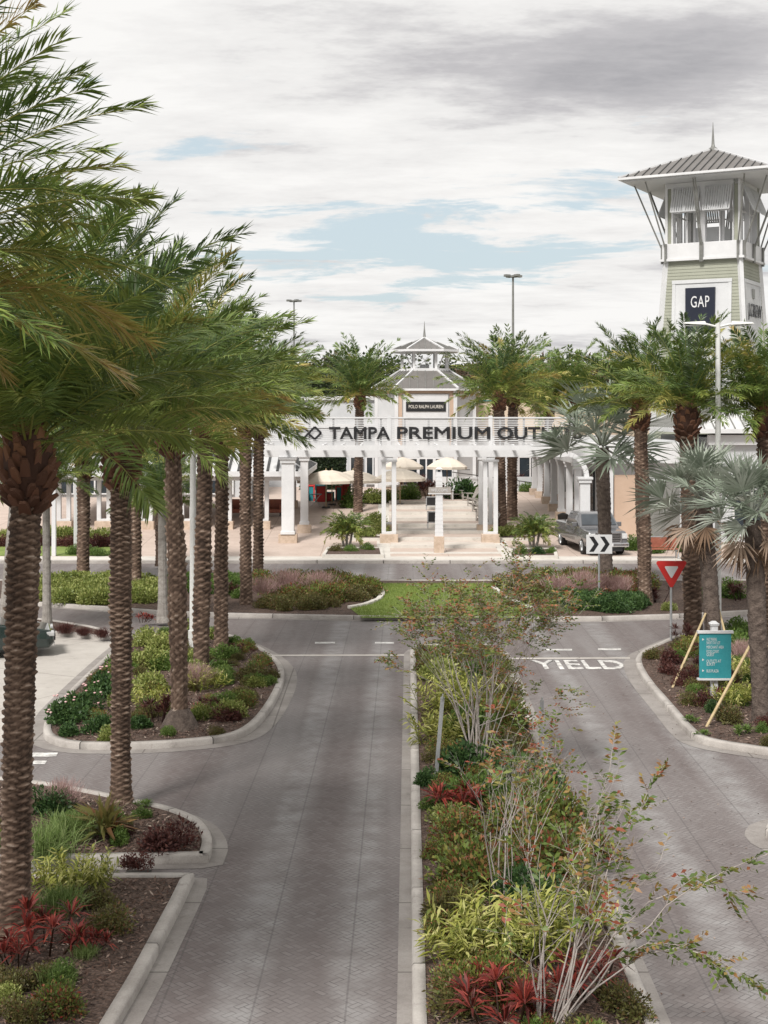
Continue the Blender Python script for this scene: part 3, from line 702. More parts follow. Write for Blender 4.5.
# terrain: one sheet to the horizon, following the climb of the plaza
xs = [-1500, -300, -60, -20, 0, 20, 60, 300, 1500]; ys = [-30, 0, 30, 66.5, 68, 72, 76, 80, 84, 88, 95, 130, 400, 2600]
V = [(x, y, -0.02 if y < 67 else gz(y)-0.02) for y in ys for x in xs]; n = len(xs)
Q = [(j*n+i, j*n+i+1, (j+1)*n+i+1, (j+1)*n+i) for j in range(len(ys)-1) for i in range(n-1)]
struct(link('ground', npmesh('ground', V, Q, mat='ground')))
def sheet(name, poly, z, mat):
    me = bpy.data.meshes.new(name); me.from_pydata([(x, y, z if z is not None else gz(y)) for x, y in ccw(poly)], [], [tuple(range(len(poly)))]); me.materials.append(M[mat])
    return struct(link(name, me))
sheet('road', [(-60, 2), (45, 2), (45, 63.4), (-60, 63.4)], 0.0, 'paver')

med = [(.04+.0175*y, y) for y in (9, 15, 20, 25, 30, 35, 39.3)]+[(.85, 39.9), (1.2, 40.2), (3.0, 40.2), (3.3, 39.7)]+[(2.75+.0155*y, y) for y in (39, 35, 30, 25, 20, 15, 9)]
med = [(x, y) for x, y in med]
P_med = island(med, gut=.17)
bedA1 = [(-2.62, 20.75), (-2.62, 21.4), (-2.72, 22.1), (-3.0, 22.85), (-3.5, 23.45), (-4.2, 23.95), (-5.2, 24.6), (-6.4, 25.3), (-8, 25.7), (-14, 26), (-14, 20.75)]
island(smooth_poly(bedA1, 1), gut=.24)
bedA2 = [(-3.2, 12), (-2.98, 14), (-2.83, 16.4), (-2.74, 19.0), (-2.72, 20.1), (-14, 20.1), (-14, 12), (-14, 9), (-3.6, 9)]
island(bedA2, gut=.22)
bB = g2([(45, 749), (137, 751), (225, 744), (253, 734), (273, 710), (286, 682), (282, 666), (262, 651), (232, 638), (190, 631), (130, 640), (108, 658), (72, 692), (42, 724)])
P_B = island(smooth_poly(bB, 2))
bD = g2([(-60, 618), (30, 620), (112, 633), (114, 642), (60, 636), (-60, 630)])
island(smooth_poly(bD, 1), gut=0)
bE = [(-40, 56.3), (-40, 50.2)]+g2([(0, 603), (36, 606), (109, 611), (159, 615), (230, 617.5), (350, 620), (420, 621), (500, 621), (600, 621), (690, 618), (760, 614), (830, 608)])+[(24, 52), (24, 56.3)]+g2([(700, 583), (110, 583)])
P_E = island(bE, gut=.3)
bH = g2([(652, 650), (639, 656), (634, 666), (645, 686), (665, 709), (688, 737), (703, 746), (768, 756), (900, 775), (1000, 775), (1000, 622), (900, 622), (768, 626), (715, 631), (678, 638)])
P_H = island(smooth_poly(bH, 1))
tipI = g2([(763, 834), (772, 825), (850, 812), (990, 806), (990, 900), (850, 880), (772, 845)])
island(smooth_poly(tipI, 1))
sheet('driveway', g2([(-260, 745), (20, 745), (44, 728), (74, 694), (110, 660), (133, 641), (112, 642), (60, 635), (-60, 629), (-260, 629)]), .004, 'drive')
for r in ((33, 58, 753, 757), (30, 47, 761, 764.5)):
    sheet('road_marking', g2([(r[0], r[2]), (r[1], r[2]), (r[1]-2, r[3]), (r[0]-2, r[3])]), .008, 'paint')
for a, b_, y in ((315, 335, 643), (375, 394, 643), (546, 572, 650), (598, 621, 649.5)):
    sheet('road_marking', g2([(a, y-.8), (b_, y-.8), (b_, y+.8), (a, y+.8)]), .008, 'paint')
sheet('road_marking', g2([(262, 655), (404, 654.6), (404, 656), (262, 656.4)]), .008, 'drive')
sheet('road_marking', g2([(512, 658), (630, 657.5), (630, 659), (512, 659.5)]), .008, 'drive')
# the word painted on the right lane, stretched along the lane for drivers coming up from the camera side
me = textmesh('YIELD', 1.0, 0.0, 1.0, 0.0, 1.0, fat=.02); me.transform(Matrix.Rotation(-PI/2, 4, 'X'))
cx = [v.co.x for v in me.vertices]; cy = [v.co.y for v in me.vertices]
me.transform(Matrix.Translation((-(max(cx)+min(cx))/2, -(max(cy)+min(cy))/2, 0)))
me.transform(Matrix.Diagonal((2.45/(max(cx)-min(cx)), 1.3/(max(cy)-min(cy)), 1, 1))); me.materials.clear(); me.materials.append(M['paint'])
p = G(578, 665); o = struct(link('road_marking', me, None, (p[0], p[1], .009)))

# lawn set in the middle island, with its stone edging
lawn = g2([(374, 584), (500, 584), (494, 589), (503, 596), (516, 603), (531, 610), (522, 618.4), (362, 618.4), (350, 608.5), (366, 605.5), (378, 600), (382, 594), (378, 588)], .11)
sheet('lawn', lawn, .125, 'grass')
rg = np.random.default_rng(5); pts = np.array(scatter(lawn, 26000, 3)); n = len(pts); pts[:, 2] = .12
D = unit(np.stack([rg.normal(size=n)*.3, rg.normal(size=n)*.3, np.ones(n)], 1)); S = unit(np.cross(D, rg.normal(size=(n, 3))))
o = link('grass', kites(pts, D, S, .05+.05*rg.random(n), .014, .1, .4, rg.random(n), 'grass', 'blade')); tag(o, 'short green grass on the oval lawn in the middle island', 'grass', None, 'stuff')
def edging(pl, label):
    b = MB(); P_ = g2(pl, .12); rgs = random.Random(4)
    for i in range(len(P_)-1):
        a, c = Vector((*P_[i], 0)), Vector((*P_[i+1], 0)); L = (c-a).length; m = max(1, int(L/.42)); ang = math.atan2(c.y-a.y, c.x-a.x)
        for k in range(m):
            q = a+(c-a)*((k+.5)/m); l = L/m*.46; w = .09; dz = rgs.uniform(0, .02); t = ang+rgs.uniform(-.08, .08)
            cs, sn = math.cos(t), math.sin(t)
            b.add([(q.x+u*cs-v_*sn, q.y+u*sn+v_*cs, z) for z in (.1, .2+dz) for u, v_ in ((-l, -w), (l, -w), (l, w), (-l, w))], [(0,3,2,1),(4,5,6,7),(0,1,5,4),(1,2,6,5),(2,3,7,6),(3,0,4,7)])
    tag(b.build('stone_edging', 'plaza_light', bevel=.02), label, 'edging')
edging([(374, 584), (379, 588), (383, 594), (379, 600), (366, 605.5), (349, 608.5)], 'pale stone edging where the lawn meets the left planting bed')
edging([(493, 588), (503, 596), (516, 603), (532, 610)], 'pale stone edging where the lawn meets the right planting bed')

# plaza beyond the crossing, climbing in its middle
def strip(name, x0, x1, y0, y1, mat, dz=0.0, x0b=None, x1b=None):
    ysn = [y0]+[y for y in (68, 72, 76, 80, 84, 88) if y0 < y < y1]+[y1]
    V = []; 
    for y in ysn: V += [(x0, y, gz(y)+dz), (x1, y, gz(y)+dz)]
    Q = [(2*i, 2*i+1, 2*i+3, 2*i+2) for i in range(len(ysn)-1)]
    return struct(link(name, npmesh(name, V, Q, mat=mat)))
strip('plaza', -60, 45, 63.4, 112, 'plaza')
b = MB()
for i in range(36): b.box(-60+i*3.0, -57.03+i*3.0, 63.1, 63.42, -.03, .145)
struct(b.build('kerb', 'kerb', bevel=.02))
sheet('sidewalk', [(-60, 63.42), (45, 63.42), (45, 65.0), (-60, 65.0)], .136, 'plaza_light')
strip('path', -.35, .3, 65.0, 88, 'plaza_light', .006); strip('path', 5.5, 6.15, 65.0, 88, 'plaza_light', .006)
struct(MB().box(.3, 5.5, 66.2, 66.9, .1, .16).build('path', 'plaza_light'))
lw = GP(55, 545)
sheet('lawn', [(-60, 65.2), (-12.6, 65.2), (-12.2, 70), (-60, 70)], None, 'grass').location.z = .012
# broad steps climbing between the pergola posts
t = thing('broad_steps', 'broad shallow concrete steps climbing through the middle of the plaza', 'steps', (2.9, 68.6, .13))
for i in range(8):
    y0 = i*2.4; z = .16*(i+1)+.02
    MB().box(-2.58, 2.58, y0+.35, y0+2.42, -.2 if i == 0 else z-.4, z).build('tread', 'plaza' if i % 2 else 'step', t)
    MB().box(-2.6, 2.6, y0, y0+.352, -.2 if i == 0 else z-.4, z+.004).build('nosing', 'plaza_light', t)
t = thing('pale_retaining_wall', 'low pale block wall closing the top of the steps behind the seats', 'low wall', (2.9, 91.3, 1.41))
MB().box(-2.9, 2.0, 0, .45, -.1, .62).build('wall', 'stone', t); MB().box(-2.98, 2.08, -.06, .51, .62, .72).build('coping', 'plaza_light', t)

# ---- entrance pergola with the lettering
PY = 70.5; zp = gz(PY)
def column(parent, x, y, z0, ztop, w=.42, pair=True, name='column', ped=.42):
    b = MB(); zc = z0+ped
    if pair:
        for s in (-1, 1): b.box(x+s*.26-.11, x+s*.26+.11, y-.11, y+.11, zc, ztop-.25)
        b.box(x-.42, x+.42, y-.16, y+.16, ztop-.25, ztop-.13); b.box(x-.36, x+.36, y-.13, y+.13, zc, zc+.12)
        b.box(x-.2, x+.2, y-.1, y+.1, ztop-.13, ztop)
    else:
        b.box(x-w/2, x+w/2, y-w/2, y+w/2, zc, ztop-.3); b.box(x-w/2-.07, x+w/2+.07, y-w/2-.07, y+w/2+.07, ztop-.3, ztop-.12)
        b.box(x-w/2-.13, x+w/2+.13, y-w/2-.13, y+w/2+.13, ztop-.12, ztop); b.box(x-w/2-.05, x+w/2+.05, y-w/2-.05, y+w/2+.05, zc, zc+.16)
    c = b.build(name, 'white', parent, bevel=.01)
    MB().box(x-.46 if pair else x-w/2-.16, x+.46 if pair else x+w/2+.16, y-.3, y+.3, z0-.35, zc).build('pedestal', 'stone', c, bevel=.02)
    return c
t = thing('entrance_pergola', 'long white slatted entrance pergola carrying large dark lettering across the plaza', 'pergola', (0, PY, 0))
# upright coordinates: z = 6.7+(415-py)*Y/1400
def zz(py, Y=PY): return H+(HY-py)*Y/F
zb0, zb1, zs0, zs1 = zz(457), zz(447.5), zz(446), zz(418)
for x in (-4.83, ): column(t, x, 0, zp, zb0, .62, False)
for x in (.25, 5.36): column(t, x, 0, zp, zb0)
for x in (-4.2, .25, 5.36): column(t, x, 3.4, gz(PY+3.4), zb0, .4, x != -4.2)
column(t, 10.1, 0, zp, zb0-1.0, .5, False)
MB().box(-6.1, 9.2, -.14, .14, zb0, zb1).build('front_beam', 'white', t, bevel=.01)
MB().box(-6.1, 9.2, 3.26, 3.54, zb0, zb1-.05).build('rear_beam', 'white', t, bevel=.01)
for x in [-5.9+.95*i for i in range(16)]:
    MB().add([(x-.05,-.75,zb1-.03),(x+.05,-.75,zb1-.03),(x+.05,4.1,zb1-.03),(x-.05,4.1,zb1-.03),(x-.05,-.75,zb1+.16),(x+.05,-.75,zb1+.16),(x+.05,4.1,zb1+.16),(x-.05,4.1,zb1+.16)],
       [(0,3,2,1),(4,5,6,7),(0,1,5,4),(1,2,6,5),(2,3,7,6),(3,0,4,7)]).build('rafter', 'white', t)
b = MB()   # curved brace where the beam comes down to the right-hand arcade
for i in range(8):
    a0, a1 = i/8*PI/2, (i+1)/8*PI/2
    b.beam((9.1+1.1*math.sin(a0), 0, zb0+.16-1.2*(1-math.cos(a0))), (9.1+1.1*math.sin(a1), 0, zb0+.16-1.2*(1-math.cos(a1))), .24, .3, (0, 1, 0))
b.build('curved_brace', 'white', t)
MB().box(-6.2, 9.4, -.82, -.76, zb1-.12, zs0+.06).build('fascia', 'white', t)
hgt = zs1-zs0; ns = 15
b = MB()
for i in range(ns): z = zs0+.1+(hgt-.12)*i/(ns-1); b.box(-6.2, 9.6, -.02, .02, z-.022, z+.022)
b.build('slat_screen', 'white', t)
for i in range(14):
    x = -6.15+i*1.2; MB().box(x-.05, x+.05, .025, .12, zs0-.05, zs1+.03).build('screen_post', 'white', t)
for x in (-4.83, .25, 5.36): MB().box(x-.1, x+.1, -.07, .06, zs0, zs1+.12).build('screen_post', 'white', t)
MB().box(-6.25, 9.65, -.08, .09, zs1-.02, zs1+.05).build('top_rail', 'white', t); MB().box(-6.2, 9.6, -.06, -.025, zz(441), zz(440)).build('sign_rail', 'white', t)
zl = zz(433); ch = zz(427)-zz(439)
def word(txt, px0, px1):
    me = textmesh(txt, 1.0, .03, 1.0, 0.0, fat=.022); x_ = [v.co.x for v in me.vertices]; z_ = [v.co.z for v in me.vertices]
    me.transform(Matrix.Translation((-(min(x_)+max(x_))/2, 0, -(min(z_)+max(z_))/2))); me.transform(Matrix.Diagonal(((px1-px0)*PY/F/(max(x_)-min(x_)), 1, ch*1.04/(max(z_)-min(z_)), 1)))
    me.materials.clear(); me.materials.append(M['black']); link('lettering', me, t, (((px0+px1)/2-384)*PY/F, -.1, zl))
word('TAMPA', 329, 390); word('PREMIUM', 397, 490); word('OUTLETS', 497, 582)
b = MB()   # two interlocked open diamonds
def dm(pl, w=.105):
    for i in range(len(pl)-1): b.beam((pl[i][0], 0, pl[i][1]), (pl[i+1][0], 0, pl[i+1][1]), .05, w, (0, 0, 1))
u = .31
dm([(-.12, .16), (-.3, u), (-.62, 0), (-.3, -u), (.3, u), (.62, 0), (.3, -u), (.12, -.16)]); dm([(-.12, .16), (-.02, .07)]); dm([(.12, -.16), (.02, -.07)])
b.build('emblem', 'black', t, ((309-384)*PY/F, -.12, zl))

# ---- roofs and buildings
def hip(parent, cx, cy, a, b, z0, a2, b2, z1, mat='seam', rib='rib_dark', sp=.42, name='roof', fas=.22, rh=.05, rw=.05):
    m = MB().frust(cx, cy, z0, z1, a, b, a2, b2); o = m.build(name, mat, parent)
    r = MB()
    for ax in (0, 1):
        A, B, A2, B2 = (a, b, a2, b2) if ax == 0 else (b, a, b2, a2)
        n = int(2*A/sp)
        for k in range(n+1):
            s = -A+(2*A)*k/n; tm = 1.0 if abs(s) <= A2 else (A-abs(s))/(A-A2)
            if tm < .03: continue
            for sg in (-1, 1):
                q0 = (s, sg*B); q1 = (s, sg*(B+(B2-B)*tm)); z = z0+(z1-z0)*tm
                if ax: q0 = q0[::-1]; q1 = q1[::-1]
                r.beam((cx+q0[0], cy+q0[1], z0+.01), (cx+q1[0], cy+q1[1], z+.01), rw, rh*2)
    r.build('roof_seams', rib, o)
    h = MB()
    for sx in (-1, 1):
        for sy in (-1, 1): h.beam((cx+sx*a, cy+sy*b, z0+.02), (cx+sx*a2, cy+sy*b2, z1+.03), .12, .1)
    if a2 > .3 or b2 > .3: h.beam((cx-a2, cy-b2, z1+.03), (cx+a2, cy+b2, z1+.03), .14, .1)
    h.build('hip_caps', 'white', o)
    if fas: MB().box(cx-a-.03, cx+a+.03, cy-b-.03, cy+b+.03, z0-fas, z0-.004).build('fascia', 'white', o, bevel=.01)
    return o
def lapped(parent, z0, z1, hf, mat, course=.2, name='wall'):
    b = MB(); z = z0
    while z < z1-.01:
        z2 = min(z+course, z1); a = hf(z)+.025; c = hf(z2); b.frust(0, 0, z, z2, a, a, c, c); z = z2
    return b.build(name, mat, parent)
# tall tower with the open belvedere
TX, TY = (713-384)*88/F, 88.0
t = thing('lookout_tower', 'tall sage green tower with open belvedere, tilted shutters and hipped metal roof', 'tower', (TX, TY, 0), R(-29))
def zt(py): return H+(HY-py)*TY/F
hb = lambda z: 2.3+.055*max(0, 16.4-z)*1.15
lapped(t, 1.3, 16.3, hb, 'sage')
for sx in (-1, 1):
    for sy in (-1, 1): MB().beam((sx*hb(1.3), sy*hb(1.3), 1.3), (sx*hb(16.3), sy*hb(16.3), 16.3), .26).build('corner_board', 'white', t)
def face(i):
    # frame for one of the four tower faces: function mapping (along, out, z)
    c, s = math.cos(i*PI/2), math.sin(i*PI/2)
    return lambda u, o_, z: (u*c+o_*s, u*s-o_*c, z)
def fbox(f, u0, u1, o0, o1, z0, z1, b):
    P8 = [f(u, o_, z) for z in (z0, z1) for u, o_ in ((u0, o0), (u1, o0), (u1, o1), (u0, o1))]
    return b.add(P8, [(0,3,2,1),(4,5,6,7),(0,1,5,4),(1,2,6,5),(2,3,7,6),(3,0,4,7)])
MB().box(-2.5, 2.5, -2.5, 2.5, 16.3, 17.3).build('apron', 'white', t, bevel=.02); MB().box(-2.62, 2.62, -2.62, 2.62, 16.22, 16.36).build('apron_ledge', 'white', t)
for i in range(4):
    f = face(i)
    b = MB()
    fbox(f, -2.3, -1.95, 1.9, 2.25, 17.3, 21.05, b); b.build('corner_post', 'sage', t)
    b = MB(); fbox(f, -2.36, -2.26, 2.2, 2.32, 17.3, 21.05, b); fbox(f, -1.97, -1.87, 1.95, 2.3, 17.3, 21.05, b); fbox(f, 1.87, 1.97, 1.95, 2.3, 17.3, 21.05, b); fbox(f, 2.2, 2.33, 2.2, 2.35, 17.3, 21.05, b)
    fbox(f, -.14, .14, 2.0, 2.3, 17.3, 21.05, b); fbox(f, -2.3, 2.3, 2.0, 2.28, 20.75, 21.05, b); fbox(f, -1.05, -.99, 2.08, 2.16, 17.3, 20.7, b); fbox(f, .99, 1.05, 2.08, 2.16, 17.3, 20.7, b)
    fbox(f, -1.9, 1.9, 2.08, 2.16, 19.2, 19.28, b); b.build('window_frame', 'white', t)
    for s in (-1, 1):  # tilted corrugated shutters
        b = MB(); c0 = s*1.0
        for k in range(12):
            u = c0-.8+k*.1455; P1 = f(u, 2.34, 20.75); Q1 = f(u, 2.98, 19.2); b.beam(P1, Q1, .1, .05, f(0, 1, 0))
        fbox(f, c0-.82, c0+.82, 2.3, 2.36, 20.68, 20.78, b)
        P1 = f(c0-.82, 2.98, 19.2); Q1 = f(c0+.82, 2.98, 19.2); b.beam(P1, Q1, .07); b.build('shutter', 'white2', t)
    for s in (-2.25, -.05, .05, 2.25):
        u = s; b = MB(); b.tube(f(u, 2.58, 17.0), f(u*1.35, 4.1, 21.0), .055, n=6); b.tube(f(u, 2.58, 16.1), f(u, 2.58, 17.3), .09, n=6); b.build('strut', 'strut', t)
    b = MB()   # framed white panel that follows the batter of the wall
    def pan(u, z, o_): return f(u, hb(z)+o_, z)
    for (u0, u1, z0, z1, o_) in ((-1.75, 1.75, 8.0, 14.9, .06), (-1.85, -1.65, 8, 15.0, .1), (1.65, 1.85, 8, 15.0, .1)):
        q = [pan(u0, z0, -.1), pan(u1, z0, -.1), pan(u1, z0, o_), pan(u0, z0, o_), pan(u0, z1, -.1), pan(u1, z1, -.1), pan(u1, z1, o_), pan(u0, z1, o_)]
        b.add(q, [(0,3,2,1),(4,5,6,7),(0,1,5,4),(1,2,6,5),(2,3,7,6),(3,0,4,7)])
    q = [pan(u, z, o_) for z in (14.8, 15.02) for u, o_ in ((-1.87, -.1), (1.87, -.1), (1.87, .12), (-1.87, .12))]; b.add(q, [(0,3,2,1),(4,5,6,7),(0,1,5,4),(1,2,6,5),(2,3,7,6),(3,0,4,7)])
    b.build('sign_panel', 'white2', t)
MB().box(-.9, .9, -.9, .9, 17.3, 18.4).build('stair_hatch', 'white2', t)
b = MB()
for sx in (-.9, .9):
    for sy in (-.9, .9): b.box(sx-.07, sx+.07, sy-.07, sy+.07, 17.3, 21)
b.box(-.95, .95, -.05, .05, 20.2, 20.4); b.build('inner_frame', 'white', t)
MB().box(-4.4, 4.4, -4.4, 4.4, 21.06, 21.14).build('soffit', 'white2', t)
hip(t, 0, 0, 4.6, 4.6, 21.3, .05, .05, 23.4, sp=.5, fas=.15)
MB().lathe([(.3, 23.2), (.28, 23.45), (.14, 23.55), (.1, 23.7), (.05, 24.5), (.012, 25.1)], 8).build('finial', 'strut', t)
o = MB().box(-.92, .92, -hb(13.5)-.2, -hb(13.5)+.05, 11.8, 14.5).build('sign_board', 'navy', t); o.location.x = -.05
lettering('GAP', 1.0, 'white', t, (-.05, -hb(13.5)-.215, 13.6), width=1.15, space=1.1, depth=.012)
lettering('J.CREW', 1.15, 'black', t, (hb(13.2)+.14, 0, 13.1), R(90), width=3.2, depth=.02)
MB().box(hb(14)+.06, hb(14)+.12, -.25, .25, 13.9, 14.5).build('wall_vent', 'strut', t)

# centre building with the two-tier cupola
BY = 102.0; bz = 1.41
def bx(px, Y=BY): return (px-384)*Y/F
def bzz(py, Y=BY): return H+(HY-py)*Y/F
t = thing('cupola_store', 'white and tan octagonal store front with two-tier metal cupola roof behind the pergola', 'building', (bx(425), BY+1.5, 0))
def octo(fh, out): return [(-fh, -out), (fh, -out), (out, -fh), (out, fh), (fh, out), (-fh, out), (-out, fh), (-out, -fh)]
def octfr(b, z0, z1, o0, o1):
    return b.add([(x, y, z0) for x, y in o0]+[(x, y, z1) for x, y in o1], [tuple(range(8))[::-1], tuple(range(8, 16))]+[(k, (k+1) % 8, 8+(k+1) % 8, 8+k) for k in range(8)])
def octroof(z0, z1, o0, o1, name, nr):
    o = octfr(MB(), z0, z1, o0, o1).build(name, 'seam', t); r = MB(); h = MB()
    for k in range(8):
        a0, a1 = Vector((*o0[k], z0)), Vector((*o0[(k+1) % 8], z0)); b0, b1 = Vector((*o1[k], z1)), Vector((*o1[(k+1) % 8], z1))
        h.beam(a0+Vector((0, 0, .03)), b0+Vector((0, 0, .03)), .13, .1)
        wt = (b1-b0).length/(a1-a0).length
        for j in range(1, nr):
            u = j/nr; p = a0+(a1-a0)*u; m = (b0+b1)/2; e = abs(u-.5)*2
            tm = 1.0 if e <= wt else (1-e)/(1-wt+1e-6); am = (a0+a1)/2
            q = p+(m-am)*tm; r.beam(p+Vector((0, 0, .02)), q+Vector((0, 0, .02)), .04, .06)
    r.build('roof_seams', 'strut', o); h.build('hip_caps', 'white', o)
    octfr(MB(), z0-.16, z0-.003, [(x*1.01, y*1.01) for x, y in o0], [(x*1.01, y*1.01) for x, y in o0]).build('fascia', 'white', o)
octroof(bzz(349.5), bzz(337), octo(1.3, 2.45), octo(.02, .05), 'cupola_roof', 6)
octroof(bzz(389), bzz(370), octo(2.3, 3.9), octo(.85, 1.75), 'lower_roof', 8)
MB().lathe([(.16, bzz(338)), (.1, bzz(335)), (.05, bzz(328)), (.012, bzz(320))], 6).build('finial', 'strut', t)
zc0, zc1 = bzz(370), bzz(351)
for x, y in octo(.8, 1.65): MB().box(x-.1, x+.1, y-.1, y+.1, zc0-.3, zc1+.05).build('cupola_post', 'white', t)
octfr(MB(), zc0-.1, zc0+.12, octo(.9, 1.85), octo(.9, 1.85)).build('cupola_deck', 'white', t)
for (xa, xb) in ((-.75, .75), (.75, -.75)): MB().tube((xa, -1.6, zc0), (xb, -1.6, zc1), .025, n=4).build('cross_brace', 'white', t)
for s in (-1, 1): MB().beam((s*.95, -1.6, zc0+.1), (s*1.5, -1.0, zc1), .07).build('cross_brace', 'white', t)
MB().box(-.35, .35, -.3, .3, zc0+.1, zc0+.45).build('vent_box', 'white2', t)
octfr(MB(), bz-.3, bzz(389), octo(2.05, 3.55), octo(2.05, 3.55)).build('wall', 'white2', t)
octfr(MB(), bzz(394), bzz(390.2), octo(2.08, 3.6), octo(2.08, 3.6)).build('tan_band', 'tan', t)
for s in (-1, 1):
    MB().box(s*1.86-.17, s*1.86+.17, -3.62, -3.56, bz, bzz(394)).build('tan_panel', 'tan', t)
    MB().box(s*2.1-.13, s*2.1+.13, -3.68, -3.5, bz, bzz(389.5)).build('corner_post', 'white', t)
    MB().box(s*3.55-.12, s*3.55+.12, -2.2, -1.95, bz, bzz(389.5)).build('corner_post', 'white', t)
b = MB(); b.box(-1.6, 1.6, -3.66, -3.6, bzz(418), bzz(394.5)); b.build('sign_frame', 'white', t)
MB().box(-1.42, 1.42, -3.72, -3.665, bzz(411.5), bzz(402)).build('sign_board', 'black', t)
lettering('POLO RALPH LAUREN', .34, 'plaza_light', t, (0, -3.735, bzz(407)), width=2.45, depth=.008, bold=.004)
def shopwin(parent, x0, x1, y, z0, z1, nm=2):
    o = MB().box(x0, x1, y-.05, y+.05, z0, z1).build('window', 'glass', parent); b = MB()
    for k in range(nm+1): x = x0+(x1-x0)*k/nm; b.box(x-.05, x+.05, y-.1, y-.052, z0, z1)
    b.box(x0, x1, y-.098, y-.054, z1-.08, z1+.04); b.box(x0, x1, y-.098, y-.054, z0, z0+.08); b.build('frame', 'white', o); return o
for x0, x1 in ((-1.9, -.6), (-.5, .55), (.65, 1.9)): shopwin(t, x0, x1, -3.62, bz+.15, bzz(457), 2 if x0 == -.5 else 1)
t = thing('beige_store', 'long low beige store wall with dark shop windows to the right of the cupola building', 'building', (0, BY+1.2, 0))
MB().box(6.6, 21, 0, 9, bz-.4, bzz(392)).build('wall', 'beige', t); MB().box(6.5, 21.1, -.15, 0, bzz(394), bzz(391)).build('cornice', 'white', t)
MB().box(6.6, 21, -.1, 0, bzz(401), bzz(400)).build('stripe', 'teal', t); MB().box(6.6, 21, -.14, -.003, bz, bzz(436)).build('lower_wall', 'white2', t)
for px0, px1 in ((478, 491), (520, 543), (549, 566)): shopwin(t, bx(px0), bx(px1), -.2, bz+.2, bzz(457), 2)
for px in (472, 495, 516, 546, 570): MB().box(bx(px)-.2, bx(px)+.2, -.4, -.14, bz, bzz(440)).build('pilaster', 'white', t)
t = thing('grey_store', 'pale grey store between the hedge wall and the cupola building', 'building', (0, BY+1.0, 0))
MB().box(-22, -.7, 0, 9, bz-.4, bzz(398)).build('wall', 'greywall', t); MB().box(-22.1, -.6, -.2, 0, bzz(400), bzz(396)).build('cornice', 'white', t)
MB().box(-22, -.7, -.12, -.003, bzz(428), bzz(424)).build('band', 'white', t); MB().box(-11.5, -10.3, -.06, -.002, bzz(436), bzz(422)).build('wall_panel', 'strut', t)
for px0, px1 in ((350, 362), (366, 380)): shopwin(t, bx(px0), bx(px1), -.1, bz+.2, bzz(457), 2)
t = thing('hedge_wall', 'dark green living wall of clipped leaves behind the cream umbrellas', 'living wall', (0, 99, bz))
w0, w1 = bx(300, 99), bx(346, 99); MB().box(w0, w1, .1, .5, -.1, bzz(455, 99)-bz).build('backing', 'darkmetal', t)
rg = np.random.default_rng(8); n = 5000
Pp = np.stack([w0+(w1-w0)*rg.random(n), .08+.05*rg.normal(size=n), (bzz(455, 99)-bz)*rg.random(n)], 1); D = unit(np.stack([rg.normal(size=n)*.6, -np.ones(n)*.5, rg.normal(size=n)*.6-.2], 1)); S = unit(np.cross(D, rg.normal(size=(n, 3))))
link('foliage', kites(Pp, D, S, .16, .1, .1, .5, rg.random(n), 'foliage', 'lf_wall'), t)

# far left store wall behind the palms
t = thing('side_store', 'blue-grey store wall with red roundel sign far behind the left palms', 'building', (-30, 88, 0))
MB().box(-30, 6.5, 0, 12, 1.0, 8.5).build('wall', 'greywall', t); MB().box(-30.1, 6.6, -.2, 0, 8.2, 8.7).build('cornice', 'white', t)
MB().tube((-30+(95-384)*88/F+30+30-30.3, 0, 4.9), (-30+(95-384)*88/F+60-30.3, -.2, 4.9), .9, n=20).build('wall_sign', 'red', t)
MB().box(6.6, 21, 2, 12, 1.0, 5.6).build('side_wing', 'greywall', t)
for x in (7, 10.4, 13.8, 17.2): shopwin(t, x, x+3.1, 1.94, 1.6, 4.4, 3)
for x in (-26, -20, -14, -8, -2, 3): shopwin(t, x, x+2.6, -.06, 1.6, 4.2, 2)

# open pavilion on the left with the ribbed light roof
t = thing('left_pavilion', 'open pavilion with pale ribbed metal roof and paired white columns left of the pergola', 'pavilion', (0, 0, 0))
px_ = -11.3; hip(t, px_, 79.5, 7.2, 5.5, 3.72, 3.6, .8, 5.5, 'seam_light', 'rib_dark', .5, rh=.05, fas=.28, rw=.13)
hip(t, px_+.2, 79.5, 3.9, 1.7, 5.55, 2.8, .3, 6.3, 'seam_light', 'strut', .4, fas=.3, name='upper_roof')
for px in (64, 104, 146, 187, 225, 262): 
    x = (px-384)*75.2/F; column(t, x, 75.2, gz(75.2), 3.46, .3)
for px in (150, 200, 250, 290): x = (px-384)*84/F; column(t, x, 84, gz(84), 3.46, .3)
MB().box(-18.2, -4.4, 74.7, 74.9, 3.2, 3.45).build('beam', 'white', t); MB().box(-18.2, -4.4, 84.1, 84.3, 3.2, 3.45).build('beam', 'white', t)

# right-hand arcade building
t = thing('arcade_store', 'white store with a colonnade running back along the right side of the plaza', 'building', (0, 0, 0))
MB().box(11.6, 15.8, 72.6, 96, .0, 5.2).build('wall', 'white2', t)
MB().box(9.7, 15.9, 72.0, 72.58, 4.2, 5.3).build('front_header', 'white', t, bevel=.02); MB().box(9.7, 10.3, 72.6, 96, 4.2, 5.2).build('side_header', 'white', t, bevel=.02)
MB().box(9.75, 15.9, 72.62, 96, 5.2, 5.34).build('flat_roof', 'white2', t)
for y in (72.3, 75.6, 79, 82.5, 86, 89.5, 93): column(t, 10.0, y, gz(y), 4.2, .34, False)
MB().box(11.9, 13.3, 72.5, 72.6, .2, 3.6).build('tan_siding', 'tan', t)
for x in (11.7, 13.45, 15.6): MB().box(x-.14, x+.14, 72.3, 72.6, .13, 4.2).build('pilaster', 'white', t)
MB().box(13.8, 15.3, 72.5, 72.6, .2, 3.3).build('door', 'strut', t)
